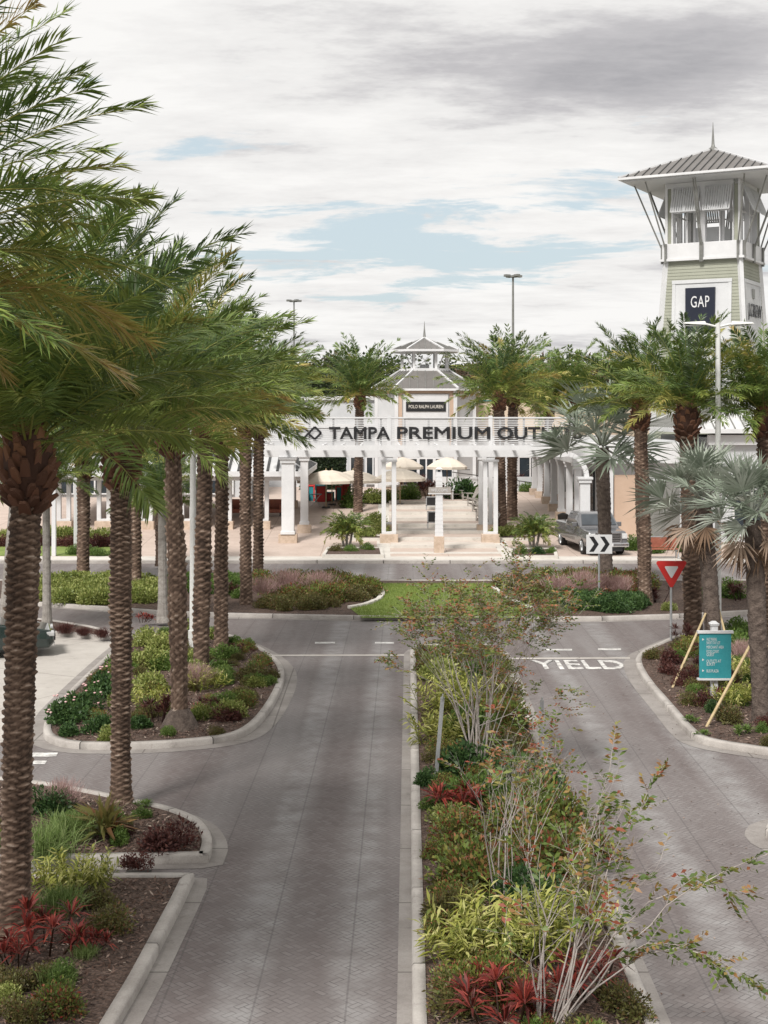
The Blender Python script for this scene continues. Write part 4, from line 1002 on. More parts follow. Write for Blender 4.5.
for y in (77, 81, 85, 89): o = MB().box(11.5, 11.62, y, y+2, gz(y)+.4, 3.6).build('window', 'glass', t)
t = thing('hip_roof_store', 'grey-white store with pale metal hip roof beyond the right palms', 'building', (0, 0, 0))
MB().box(16.6, 30, 70.6, 84, 0, 5.55).build('wall', 'greywall', t)
hip(t, 23.4, 77.3, 7.9, 7.4, 6.0, 5.0, 4.4, 7.4, 'seam_light', 'strut', .5)
MB().box(16.3, 30.2, 70.3, 70.59, 5.2, 5.7).build('gutter_board', 'white', t)
for x in (17.6, 20.5): shopwin(t, x, x+1.8, 70.58, .6, 3.0, 2)
t = thing('rear_store', 'beige store block with flat grey cap behind the right palms', 'building', (0, 0, 0))
MB().box(16, 44, 90, 104, 1, 7.7).build('wall', 'beige', t); MB().box(15.9, 44.1, 89.8, 104, 7.72, 8.5).build('cap', 'seam_light', t)
t = thing('ramp_wall', 'low white ramp wall with dark sloping handrail below the shop windows', 'low wall', (0, 97, bz))
MB().box(bx(440, 97), bx(560, 97), 0, .25, -.1, 1.0).build('wall', 'white2', t)
b = MB(); b.tube((bx(452, 97), -.3, 1.35), (bx(545, 97), -.3, .5), .035, n=5); b.tube((bx(440, 97), -.1, 1.55), (bx(470, 97), -.1, 1.5), .03, n=5)
for k in range(5): x = bx(456+k*21, 97); b.tube((x, -.3, 0), (x, -.3, 1.3-.19*k), .02, n=4)
b.build('handrail', 'darkmetal', t)

# distant trees standing behind the roofs
rr = random.Random(9); lab = ['rounded dark green oak', 'brownish half-bare oak', 'dense green tree', 'ragged olive tree', 'broad dull green tree']
spots = [(215, 348, 175), (240, 343, 190), (262, 341, 170), (283, 347, 185), (305, 350, 175), (325, 339, 180), (343, 346, 190), (386, 334, 165), (403, 350, 185), (452, 348, 180), (474, 344, 172), (470, 355, 150), (490, 350, 190), (536, 349, 182), (558, 343, 175), (580, 346, 186), (604, 344, 178), (628, 346, 190), (650, 350, 176), (120, 345, 180), (60, 350, 182), (165, 350, 185), (20, 348, 180), (700, 352, 190), (745, 350, 182)]
for i, (px, py, Y) in enumerate(spots):
    h = H+(HY-py)*Y/F-1.4; k = rr.randrange(5)
    if px == 386: k = 3
    k = i % 5
    nbr = 'left of the cupola roof' if px < 400 else 'right of the cupola roof'
    far_tree(300+i, (px-384)*Y/F, Y, 1.3, h, h*(.62+.25*rr.random()), '%s, %s skyline tree from the left' % (lab[k], ['first','second','third','fourth','fifth','sixth','seventh','eighth','ninth','tenth','eleventh','twelfth','thirteenth','fourteenth','fifteenth','sixteenth','seventeenth','eighteenth','nineteenth','twentieth','twenty-first','twenty-second','twenty-third','twenty-fourth','twenty-fifth'][sorted(s_[0] for s_ in spots).index(px)]), 'lf_farbrown' if k in (1,) or px in (558, 604, 262) else 'lf_far', n=2400, lf=.55).__setitem__('group', 'trees on the skyline')
rg = np.random.default_rng(77); ptsw = [(x, 225+rr.uniform(-12, 12), 0) for x in np.linspace(-110, 110, 110)]
n = 60000; i = rg.integers(0, 110, n); cen = np.array(ptsw)[i]; hh = (9+5*rg.random(110))[i]
q = unit(rg.normal(size=(n, 3))); Pw = cen+q*np.array([3.2, 3.2, 1])*rg.random((n, 1))**.4; Pw[:, 2] = 1.4+hh*(.55+.42*q[:, 2]*rg.random(n)**.3)
D = unit(q+rg.normal(size=(n, 3))*.6); S = unit(np.cross(D, rg.normal(size=(n, 3))))
tag(link('far_wood', kites(Pw, D, S, 1.0, .7, .1, .5, np.clip(.45+.25*rg.normal(size=n), 0, 1), 'far_wood', 'lf_far')), 'far wood closing the view behind all the stores', 'wood', None, 'stuff')
# ---------------------------------------------------------------- palms
cN = [crown_mesh('n%d' % i, seed=11+i, nf=74, Lf=3.5, nl=115, ll=.5, lw=.026, emin=12, emax=84, curl=.9, wind=0, dry=.1) for i in range(3)]
cM = [crown_mesh('m%d' % i, seed=31+i, nf=58, Lf=3.3, nl=75, ll=.47, lw=.036, emin=8, emax=84, curl=.95, wind=0) for i in range(3)]
c0 = crown_mesh('c0', seed=91, nf=110, Lf=4.0, nl=125, ll=.52, lw=.026, emin=-2, emax=80, curl=.85, wind=0, dry=.1)
cF = [crown_mesh('f%d' % i, seed=51+i, nf=60, Lf=3.9, nl=44, ll=.55, lw=.06, emin=-8, emax=84, curl=.9) for i in range(2)]
def dp(px, py, tx, ty, w, label, group, crown, seed, csc=1.0, seg=26, rz=0.0, ground='bed', bootf=1.0, dy=0.0, mound=False):
    b = GP(px, py) if ground == 'plaza' else G(px, py, .11)
    h = H+(HY-ty)*b[1]/F-b[2]; dx = (tx-384)*b[1]/F-b[0]
    return date_palm(b, (dx, dy, h), w*b[1]/F, label, group, crown, seed, csc, seg, True, rz, bootf, mound)
gl = 'date palms along the left of the entrance road'
date_palm((-4.85, 12.1, .11), (-.1, 0, 7.5), .55, 'nearest date palm, its fronds filling the top left corner of the view', gl, c0, 1, .88, 44, True, 5.2, 1.0)
dp(14, 935, 28, 446, 30, 'thick brown date palm rising from red cordylines at the left edge', gl, cN[1], 2, 1.0, 48, 1.0, bootf=1.15)
dp(121, 802, 121, 435, 20, 'date palm with a fat leaf-base collar beside the bromeliad at the junction', gl, cN[2], 3, 1.0, 44, 2.6, bootf=1.3)
dp(180, 728, 172, 422, 17, 'date palm standing on a dark root mound in the triangular bed', gl, cM[0], 4, 1.05, 30, .4, mound=True)
dp(201, 672, 206, 422, 16, 'date palm just right of the pale lamp post', gl, cM[1], 5, 1.05, 26, 1.3)
dp(221, 648, 222, 430, 13, 'slim date palm at the far tip of the triangular bed', gl, cM[2], 6, 1.0, 24, 2.2)
dp(246, 604, 245, 420, 11, 'date palm beside the pink grass at the left end of the middle island', gl, cM[0], 7, 1.05, 22, 3.3)
dp(258, 582, 259, 420, 10, 'last date palm of the row, close to the pergola', gl, cM[1], 8, 1.0, 20, 4.2)
gb = 'date palms in the far left bed'
dp(83, 583, 84, 460, 12.5, 'date palm rising from the lime hedge in front of the two white posts', gb, cM[2], 9, .9, 20, .7)
dp(136, 592, 133, 455, 12, 'date palm half hidden behind the collared palm', gb, cM[0], 10, .9, 20, 5.0)
dp(160, 566, 161, 465, 9, 'date palm with a rusty collar in front of the pavilion roof', gb, cM[1], 11, .9, 18, 1.9)
dp(358, 512, 360, 397, 8.5, 'single date palm growing behind the pygmy palm at the left of the steps', 'date palms in the plaza', cF[0], 12, .95, 20, 0, 'plaza')
dp(501, 528, 499, 398, 10.5, 'thick-trunked date palm, left of the leaning pair by the right pergola post', 'date palms in the plaza', cF[1], 13, 1.0, 20, 1, 'plaza')
dp(512, 520, 513, 394, 10, 'thick-trunked date palm, right of the leaning pair by the right pergola post', 'date palms in the plaza', cF[0], 14, .95, 20, 2, 'plaza')
dp(546, 500, 549, 410, 7.5, 'smaller date palm behind the pair, by the arcade', 'date palms in the plaza', cF[1], 15, .95, 16, 3, 'plaza')
dp(572, 500, 572, 400, 8, 'date palm rising behind the arcade roof', 'date palms in the plaza', cF[0], 75, .95, 16, 4, 'plaza')
gr = 'date palms on the right of the crossing'
dp(645, 604, 640, 410, 13.5, 'slim date palm between the chevron sign and the yield sign', gr, cM[1], 16, .95, 24, .2)
dp(693, 634, 687, 412, 18, 'stout date palm behind the teal directory sign', gr, cM[2], 17, .88, 30, 1.1, bootf=1.2)
dp(772, 632, 764, 415, 16, 'date palm cut by the right edge of the picture', gr, cM[0], 18, .9, 24, 2.0)

# smooth grey trunks of feathery palms between the date palms
def ring_palm(px, py, tx, ty, w, label, seed):
    b = G(px, py, .11); h = H+(HY-ty)*b[1]/F-.11; dx = (tx-384)*b[1]/F-b[0]; r = w*b[1]/F/2
    t = thing('feather_palm', label, 'palm tree', b, 0, 'slim grey-trunked palms on the left'); m = MB(); pts = []; rs = []
    for k in range(40):
        u = k/39; pts.append((dx*u**1.2, 0, h*u)); rs.append(r*(1.35*math.exp(-u*14)*.5+1.08-.22*u)*(1+.035*(k % 2)))
    m.path(pts, rs, 12); m.build('trunk', 'greytrunk', t, smooth=False)
    link('crown', cM[seed % 3], t, (dx, 0, h), seed, .62); return t
ring_palm(4, 632, 16, 478, 9, 'slim grey palm at the left edge behind the thick brown trunk', 1)
ring_palm(47, 632, 46, 478, 8, 'slim grey palm in front of the white posts, between the first two trunks', 2)
ring_palm(163, 622, 162, 500, 9, 'slim grey palm between the second and third date palms', 3)

# silver fan palms
fC = [fan_crown(5+i, 22, 1.0, .95, -20, 80, 36, 280) for i in range(3)]; fD = fan_dead(9, 12); fD2 = fan_dead(19, 7)
def fp(px, py, tx, ty, w, label, k, sc, rz, dead=0, rough=True):
    b = G(px, py, .11); h = H+(HY-ty)*b[1]/F-.11; dx = (tx-384)*b[1]/F-b[0]; r = w*b[1]/F/2
    t = thing('silver_fan_palm', label, 'palm tree', b, 0, 'silver fan palms right of the crossing')
    link('trunk', palm_trunk(40+k, h, r, r*.9, (dx, 0), 22, .16, 6, .03, .2, 4), t).data.materials[0] = M['darktrunk']
    link('fronds', fC[k], t, (dx, 0, h), rz, sc)
    if dead: link('dead_fronds', fD if dead == 1 else fD2, t, (dx, 0, h-.1), rz+1, sc)
    return t
fp(606, 588, 602, 447, 14, 'silver fan palm behind the chevron sign, trunk in front of the pickup', 0, 1.75, .5)
fp(714, 652, 702, 500, 17, 'silver fan palm with a skirt of dead fronds, held by timber stakes', 1, 1.1, 2.0, 1)
fp(761, 722, 752, 515, 18, 'silver fan palm with pale stalks and brown fans at the right edge', 2, .9, 4.1, 2)
# big timber stakes bracing them
def stake(a, za, b_, zb, Yb, label):
    p0 = G(a[0], a[1], .08); p1 = ((b_[0]-384)*Yb/F, Yb, H+(HY-b_[1])*Yb/F)
    o = MB().beam((0, 0, 0), Vector(p1)-Vector(p0), .055, .04).build('timber_stake', 'wood', None, p0, bevel=.006); tag(o, label, 'stake', 'timber stakes bracing the fan palms')
stake((672, 689), 0, (709, 606), 0, 39.4, 'timber stake leaning right from the kerb to the skirted fan palm, left of the sign')
stake((735, 672), 0, (719, 610), 0, 39.6, 'short timber stake behind the top right corner of the directory sign')
stake((706, 728), 0, (753, 640), 0, 31.0, 'long timber stake leaning right towards the rightmost fan palm')
stake((772, 672), 0, (767, 646), 0, 31.2, 'timber stake tip at the right edge beside the rightmost trunk')

# pygmy palms in the plaza planters
def pygmy(px, py, label, sc):
    b = GP(px, py); t = thing('pygmy_palm', label, 'palm tree', b, 0, 'pygmy palms in the plaza planters'); m = MB()
    hs = [(-.22, .95), (.05, 1.15), (.3, .9)]
    for dx, h in hs: m.path([(dx*.4, 0, 0), (dx*.8, 0, h*.5), (dx, 0, h)], [.07, .06, .06], 7)
    m.build('trunk', 'greytrunk', t)
    for i, (dx, h) in enumerate(hs): link('crown', pyg, t, (dx, (.1, -.1, .15)[i], h), i*2.0, sc)
pyg = crown_mesh('p', seed=71, nf=26, Lf=1.15, nl=26, ll=.26, lw=.035, emin=15, emax=80, curl=1.6, dry=0)
pygmy(346, 549, 'three-stemmed pygmy palm in the low planter left of the steps', 1.0)
pygmy(533, 550, 'three-stemmed pygmy palm in the low planter right of the steps', .95)

# ---------------------------------------------------------------- poles, signs
def lamp(px, py, topy, label, rz=0, w=.15):
    b = G(px, py, .1); h = H+(HY-topy)*b[1]/F
    t = thing('street_lamp', label, 'street lamp', b, rz, 'tall pale twin-arm lamps'); m = MB()
    m.tube((0, 0, .0), (0, 0, .5), .14, .14, 14); m.tube((0, 0, .5), (0, 0, h), .1, .07, 14); m.build('pole', 'pole', t, smooth=False)
    for s in (-1, 1):
        MB().tube((0, 0, h-.1), (s*.42, 0, h), .035, n=8).build('arm', 'pole', t)
        b2 = MB(); b2.add([(s*.35, -.16, h-.05), (s*.35, .16, h-.05), (s*1.05, .14, h-.01), (s*1.05, -.14, h-.01), (s*.4, -.12, h+.07), (s*.4, .12, h+.07), (s*.98, .1, h+.04), (s*.98, -.1, h+.04)], [(0,1,2,3),(4,7,6,5),(0,4,5,1),(1,5,6,2),(2,6,7,3),(3,7,4,0)])
        hd = b2.build('lamp_head', 'pole', t, bevel=.02); MB().box(min(s*.5, s*.95), max(s*.5, s*.95), -.09, .09, h-.075, h-.052).build('lens', 'lens', hd)
    return t
lamp(193, 648, 305, 'tall pale lamp post standing among the left palms')
lamp(718, 640, 327, 'tall pale twin-arm lamp post rising behind the directory sign')
def mast(px, py, Y, label, w=.35):
    z0 = 1.0; h = H+(HY-py)*Y/F-z0; t = thing('light_mast', label, 'light mast', ((px-384)*Y/F, Y, z0)); MB().tube((0, 0, 0), (0, 0, h), w*.6, w*.3, 8).build('pole', 'strut', t)
    MB().tube((0, 0, h-.25), (0, 0, h-.1), .5, .5, 12).build('crown_ring', 'strut', t)
    for k in range(4):
        a = k*PI/2+.5; MB().box(-.3, .3, -.22, .22, -.12, .12).build('floodlight', 'strut', t, (math.cos(a)*.75, math.sin(a)*.75, h-.1), a)
mast(513, 275, 150, 'very tall grey floodlight mast standing behind the plaza palms')
mast(294, 300, 190, 'distant thin floodlight mast just above the left palm crowns', .3)
for px, py, ty, lab_ in ((54, 556, 438, 'white square post, left of the pair behind the lime hedge'), (76, 552, 438, 'white square post, right of the pair behind the lime hedge')):
    b = G(px, py, .13); h = H+(HY-ty)*b[1]/F
    t = thing('white_post', lab_, 'post', b, 0, 'white posts on the left lawn'); MB().cb(0, 0, 0, .19, .19, h).build('shaft', 'white', t, bevel=.01); MB().cb(0, 0, h, .27, .27, .08).build('cap', 'white', t)
# chevron sign
def pole_sign(px, py, topy): 
    b = G(px, py, .1); return b, (lambda y: H+(HY-y)*b[1]/F-.1), b[1]/F
b, zf, k = pole_sign(599, 600, 535)
t = thing('chevron_sign', 'white sign with two black chevrons pointing right on a thin post', 'road sign', b)
MB().tube((0, 0, 0), (0, 0, zf(534)), .035, n=8).build('post', 'metal', t)
MB().box(-.46, .46, -.06, -.04, zf(553.5), zf(534.5)).build('panel', 'white', t)
b_ = MB(); zc = (zf(553.5)+zf(534.5))/2
for s in (-.36, .03): b_.add([(s, -.066, zc+.27), (s+.16, -.066, zc+.27), (s+.34, -.066, zc), (s+.16, -.066, zc-.27), (s, -.066, zc-.27), (s+.18, -.066, zc)], [(0, 5, 2, 1), (5, 4, 3, 2)])
b_.build('chevrons', 'black', t)
b, zf, k = pole_sign(671, 641, 562)
t = thing('yield_sign', 'red and white triangular yield sign on a grey post at the kerb nose', 'road sign', b)
MB().tube((0, 0, 0), (0, 0, zf(563)), .035, n=8).build('post', 'metal', t)
def tri(c, r, y, d=.01):
    # rounded triangle, point down
    o = []; 
    for kk in range(3):
        a = R(-90+120*kk); cx_, cz = c[0]+r*.86*math.cos(a), c[1]+r*.86*math.sin(a)
        for j in range(-3, 4): aa = a+j*R(18); o.append((cx_+r*.13*math.cos(aa), cz+r*.13*math.sin(aa)))
    n = len(o); return MB().add([(x, y, z) for x, z in o]+[(x, y+d, z) for x, z in o], [tuple(range(n)), tuple(range(n, 2*n))[::-1]]+[(q, n+q, n+(q+1) % n, (q+1) % n) for q in range(n)])
zc = zf(562)-.24
tri((0, zc), .50, -.06).build('panel', 'red', t); tri((0, zc), .22, -.068, .006).build('centre', 'white', t)
# directory sign
b, zf, k = pole_sign(714, 696, 620)
t = thing('directory_sign', 'teal directory sign with white lines of text on a white fluted post', 'sign', b)
m = MB(); m.box(-.075, .075, -.075, .075, 0, zf(625)); m.box(-.1, .1, -.1, .1, zf(625), zf(623.5)); m.frust(0, 0, zf(623.5), zf(621), .11, .11, .04, .04)
for x in (-.045, 0, .045): m.box(x-.008, x+.008, -.085, -.074, .02, .5)
m.build('post', 'white', t)
MB().box(-.37, .37, -.14, -.08, zf(677), zf(632.5)).build('board', 'teal', t, bevel=.004)
MB().box(-.42, .42, -.17, -.05, zf(632.4), zf(630)).build('top_rail', 'white', t); MB().box(-.42, .42, -.17, -.05, zf(679), zf(677.2)).build('bottom_rail', 'white', t)
for y_, tx_, w_ in ((638.5, 'VALET PARKING', .24), (642, 'SHORT STAY LOT', .32), (646.3, 'MERCHANT AREA', .40), (650.6, 'FOOD COURT', .29), (653.8, 'GUEST', .18), (660.2, 'OUTLETS AT', .34), (663.3, 'EXIT', .2), (670, 'BUS PLAZA', .28)):
    me = textmesh(tx_, .1, .001, align='LEFT'); xs_ = [v.co.x for v in me.vertices]; me.transform(Matrix.Diagonal((w_/(max(xs_)-min(xs_)), 1, 1, 1))); me.materials.clear(); me.materials.append(M['white'])
    link('lettering', me, t, (-.21, -.144, zf(y_)))
for y_ in (638.5, 658.7, 669.5): MB().add([(-.31, -.1435, zf(y_)-.03), (-.26, -.1435, zf(y_)), (-.31, -.1435, zf(y_)+.03)], [(0, 1, 2)]).build('arrow', 'white', t)
# slanted steel marker posts in the median
for (px, py, ty, dx, lab_) in ((436, 776, 697, .12, 'leaning galvanised marker post by the left kerb of the median'), (541, 757, 700, .02, 'thin galvanised marker post by the right kerb of the median')):
    b = G(px, py, .11); h = H+(HY-ty)*b[1]/F-.11
    m = MB(); m.beam((0, 0, 0), (dx, 0, h), .045, .07); m.beam((dx-.01, -.03, h-.02), (dx+.005, -.03, h+.06), .07, .02)
    tag(m.build('marker_post', 'metal', None, b), lab_, 'post')
# bench on the far pavement
t = thing('bench', 'red-brown slatted bench on a grey frame beyond the crossing', 'bench', ((666-384)*62.6/F, 64.2, .14))
MB().box(-.82, .82, .05, .1, .48, .95).build('backrest', 'redwood', t); MB().box(-.82, .82, -.4, .03, .42, .46).build('seat', 'redwood', t)
for s in (-.8, .8): MB().box(s-.03, s+.03, -.42, -.36, 0, .44).build('leg', 'metal', t); MB().box(s-.03, s+.03, .06, .12, 0, 1.0).build('leg', 'metal', t)
MB().box(-.85, .85, .04, .11, .96, 1.0).build('top_rail', 'metal', t)
# wayfinding post at the foot of the steps
b = GP(439, 553); zf = lambda y: H+(HY-y)*b[1]/F-b[2]
t = thing('signpost', 'white tapering signpost with cross board and lantern cap at the foot of the steps', 'signpost', b)
MB().box(-.24, .24, -.24, .24, 0, zf(536)).build('base', 'stone', t, bevel=.02); m = MB()
nz = 16
for i in range(nz): z0, z1 = zf(536)+(zf(473)-zf(536))*i/nz, zf(536)+(zf(473)-zf(536))*(i+1)/nz; w = .2-.05*i/nz; m.frust(0, 0, z0, z1, w, w, w-.012, w-.012)
m.build('shaft', 'white', t); MB().box(-.5, .55, -.2, -.16, zf(493), zf(487)).build('cross_board', 'greywood', t)
MB().box(-.52, .57, -.22, .02, zf(494), zf(493)).build('board_rail', 'white', t)
lettering('WELCOME', .2, 'white', t, (.02, -.205, zf(490)), width=.8, depth=.004)
m = MB(); m.box(-.14, .14, -.14, .14, zf(473), zf(472)); [m.box(sx*.1-.02, sx*.1+.02, sy*.1-.02, sy*.1+.02, zf(472), zf(469)) for sx in (-1, 1) for sy in (-1, 1)]; m.frust(0, 0, zf(469), zf(467), .17, .17, .05, .05); m.build('lantern', 'white', t)
for px, py, ty, lab_ in ((432, 511, 498, 'framed black notice board, upper one behind the signpost'), (434, 529, 513, 'small framed black notice board, lower one behind the signpost')):
    b = GP(px, py); h = H+(HY-ty)*b[1]/F-b[2]; t = thing('notice_board', lab_, 'notice board', b, 0, 'notice boards on the steps')
    if 'upper' in lab_: b2 = b
    MB().box(-.3, .3, -.02, .02, h*.45, h*1.05).build('panel', 'black', t); m = MB()
    for s in (-.33, .33): m.box(s-.03, s+.03, -.03, .03, 0, h*1.1)
    m.box(-.36, .36, -.03, .03, h*1.05, h*1.12); m.box(-.36, .36, -.03, .03, h*.38, h*.44); m.build('frame', 'metal', t)

# umbrellas
def umbrella(px, py, topy, r, label, src=None):
    b = GP(px, py); h = H+(HY-topy)*b[1]/F-b[2]
    t = thing('umbrella', label, 'umbrella', b, 0, 'cream market umbrellas'); MB().tube((0, 0, 0), (0, 0, h), .03, n=8).build('pole', 'wood', t); MB().tube((0, 0, 0), (0, 0, .09), .28, .24, 14).build('base', 'darkmetal', t)
    m = MB(); n = 8; V = [(0, 0, h)]
    for ring, (rr_, dz) in enumerate(((.5, .22), (1.0, .62), (1.0, .78))):
        for k_ in range(n): a = 2*PI*k_/n+.2; V.append((r*rr_*math.cos(a), r*rr_*math.sin(a), h-dz*(.9 if ring == 0 else 1)))
    Fs = [(0, 1+k_, 1+(k_+1) % n) for k_ in range(n)]
    for q_ in range(2): Fs += [(1+q_*n+k_, 1+(q_+1)*n+k_, 1+(q_+1)*n+(k_+1) % n, 1+q_*n+(k_+1) % n) for k_ in range(n)]
    m.add(V, Fs); c = m.build('canopy', 'canvas', t); so = c.modifiers.new('s', 'SOLIDIFY'); so.thickness = .015
    MB().tube((0, 0, h-.02), (0, 0, h+.12), .04, .01, 6).build('finial', 'wood', c)
    m = MB()
    for k_ in range(n): a = 2*PI*k_/n+.2; m.beam((0, 0, h-.1), (r*.97*math.cos(a), r*.97*math.sin(a), h-.66), .02)
    m.build('ribs', 'wood', t)
umbrella(326, 508, 470, 1.75, 'cream umbrella, left of the overlapping pair beside the red play blocks')
umbrella(332, 505, 470, 1.75, 'cream umbrella, right of the overlapping pair beside the red play blocks')
umbrella(353, 500, 470, 1.9, 'cream umbrella whose pole hides behind the single plaza palm')
umbrella(403, 497, 457, 1.35, 'higher cream umbrella in front of the shop doors, just left of the signpost')
umbrella(400, 505, 468, 1.6, 'lower cream umbrella just right of the paired pergola column')
umbrella(447, 497, 457, 1.35, 'cream umbrella in front of the shop doors, right of the signpost lantern')
# café table and chairs
def cafe(px, py, label):
    b = GP(px, py); t = thing('cafe_table', label, 'table', b); MB().tube((0, 0, .7), (0, 0, .73), .38, n=14).build('tabletop', 'teal', t)
    for s in (-1, 1): MB().beam((s*.28, -.1, 0), (-s*.28, .1, .7), .03).build('leg', 'metal', t)
cafe(316, 506, 'small folding café table under the left umbrella')
def play_block(px, py, w, h, mat, label):
    b = GP(px, py); k_ = b[1]/F; t = thing('play_block', label, 'play block', b, 0, 'red and teal play blocks by the hedge wall'); W_ = w*k_; H_ = h*k_
    MB().box(-W_/2, W_/2, 0, .5, 0, H_).build('panel', mat, t, bevel=.03); m = MB(); o2 = 'teal' if mat == 'redplay' else 'redplay'
    for s in (-.5, .5): m.box(s*W_-.04, s*W_+.04, -.05, .55, 0, H_+.06)
    m.box(-W_/2+.05, W_/2-.05, -.045, .54, H_-.02, H_+.05); m.build('frame', o2, t)
for a in ((304, 502, 5, 12, 'redplay', 'red play block nearest the pavilion'), (311, 501, 6, 15, 'teal', 'tall teal and red play block, leftmost of the big ones'), (321, 502, 10, 16, 'redplay', 'wide red play block with teal frame under the umbrellas'),
  (330, 501, 7, 8, 'redplay', 'low red play block by the right umbrella pole'), (339, 500, 6, 13, 'teal', 'teal play block left of the plaza palm'), (346, 499, 8, 18, 'redplay', 'tallest red play block, against the plaza palm')): play_block(*a)
# adirondack chairs
def adir(px, py, label, rz, mat='greywood', first=None):
    b = GP(px, py)
    t = thing('adirondack_chair', label, 'chair', (b[0], b[1], b[2]+.03), rz, 'adirondack chairs beside the steps')
    m = MB(); [m.beam((x, -.3, .36), (x, .25, .26), .1, .02) for x in (-.22, -.11, 0, .11, .22)]; m.build('seat', mat, t)
    m = MB(); [m.beam((x*.8, .22, .24), (x*1.35, .58, 1.0-abs(x)*.5), .1, .02, (0, 1, 0)) for x in (-.22, -.11, 0, .11, .22)]; m.build('backrest', mat, t)
    for s in (-.36, .36):
        MB().box(s-.07, s+.07, -.38, .32, .56, .585).build('arm', mat, t)
        MB().box(s-.045, s+.045, -.33, -.28, 0, .56).build('leg', mat, t); MB().beam((s*.9, -.3, .33), (s*.9, .55, .02), .03, .1).build('leg', mat, t)
for i, (px, py) in enumerate(((470, 503), (475, 509), (480, 515), (484, 522), (488, 531))):
    adir(px, py, 'grey slatted adirondack chair beside the steps, %s' % ['farthest of the row of five', 'second from the far end of the row', 'middle one of the row', 'second from the near end of the row', 'nearest of the row of five'][i], R(-70))
adir(455, 500, 'weathered adirondack chair facing the steps beside the leafy bush', R(20)); adir(448, 500, 'white adirondack chair at the top of the steps', R(-15), 'white'); adir(468, 498, 'dark adirondack chair just behind the head of the row', R(30))
# seats and litter bin glimpsed under the pavilion
for px, lab_ in ((274, 'brown wicker armchair under the pavilion beside the wide column'), (236, 'brown wicker armchair under the pavilion between two palm trunks')):
    b = GP(px, 516); t = thing('wicker_chair', lab_, 'chair', b, 0, 'wicker armchairs'); MB().box(-.4, .4, -.35, .35, .2, .42).build('seat', 'redwood', t, bevel=.03); MB().box(-.42, .42, .3, .4, .42, .95).build('backrest', 'redwood', t, bevel=.03)
    for s in (-.38, .38): MB().box(s-.05, s+.05, -.36, .36, .42, .66).build('arm', 'redwood', t)
    for sx in (-.36, .36):
        for sy in (-.3, .3): MB().box(sx-.03, sx+.03, sy-.03, sy+.03, 0, .22).build('leg', 'darkmetal', t)
b = GP(563, 532); t = thing('litter_bin', 'dark cylindrical litter bin beside the arcade columns', 'bin', b); MB().tube((0, 0, 0), (0, 0, .85), .26, .28, 16).build('body', 'darkmetal', t); MB().lathe([(.3, .85), (.28, .93), (.12, 1.0), (.01, 1.02)], 16).build('lid', 'darkmetal', t)

# ---------------------------------------------------------------- vehicles
def wheel(parent, x, y, r=.38, w=.26, s=1):
    o = MB().tube((x-w/2, y, r), (x+w/2, y, r), r, n=24).build('wheel', 'tyre', parent, bevel=.03)
    q = x+s*(w/2+.004); m = MB().tube((q-s*.02, y, r), (q, y, r), r*.62, n=18)
    for k_ in range(6): a = k_*PI/3; m.beam((q+s*.005, y, r), (q+s*.005, y+math.cos(a)*r*.6, r+math.sin(a)*r*.6), .05, .03)
    m.build('rim', 'metal', o)
def skin(prof, ws, name, mat, parent, bevel=.05):
    # body lofted from side stations: each (y, z bottom, z top) with half widths low/high
    V = []; Fs = []
    for (y, z0, z1), (w0, w1) in zip(prof, ws): V += [(-w0, y, z0), (w0, y, z0), (w0*1.01, y, (z0+z1)/2), (w1, y, z1), (-w1, y, z1), (-w0*1.01, y, (z0+z1)/2)]
    n = len(prof)
    for i in range(n-1):
        for k_ in range(6): a = i*6; Fs.append((a+k_, a+(k_+1) % 6, a+6+(k_+1) % 6, a+6+k_))
    Fs += [tuple(range(6))[::-1], tuple(range((n-1)*6, n*6))]
    o = MB().add(V, Fs).build(name, mat, parent, bevel=bevel); return o
t = thing('pickup_truck', 'dark grey pickup truck parked facing the crossing behind the chevron sign', 'pickup truck', (G(610, 556, .13)[0]-.1, G(610, 556, .13)[1], .13), R(8))
skin([(0, .5, .95), (.12, .42, 1.14), (1.45, .42, 1.24), (1.6, .42, 1.28), (3.75, .42, 1.28), (3.9, .5, 1.3), (5.7, .5, 1.28), (5.8, .55, 1.2)], [(.93, .82), (.98, .88)]+[(1.0, .93)]*6, 'body', 'truckpaint', t)
skin([(1.35, 1.2, 1.27), (1.95, 1.2, 1.86), (2.2, 1.2, 1.93), (3.5, 1.2, 1.9), (3.85, 1.2, 1.3)], [(.95, .92), (.95, .8), (.95, .78), (.95, .78), (.95, .9)], 'cabin', 'truckpaint', t, .03)
MB().add([(-.84, 1.38, 1.35), (.84, 1.38, 1.35), (.74, 1.86, 1.82), (-.74, 1.86, 1.82), (-.84, 1.42, 1.33), (.84, 1.42, 1.33), (.74, 1.9, 1.79), (-.74, 1.9, 1.79)], [(0,1,2,3),(7,6,5,4),(0,4,5,1),(1,5,6,2),(2,6,7,3),(3,7,4,0)]).build('windshield', 'cabglass', t)
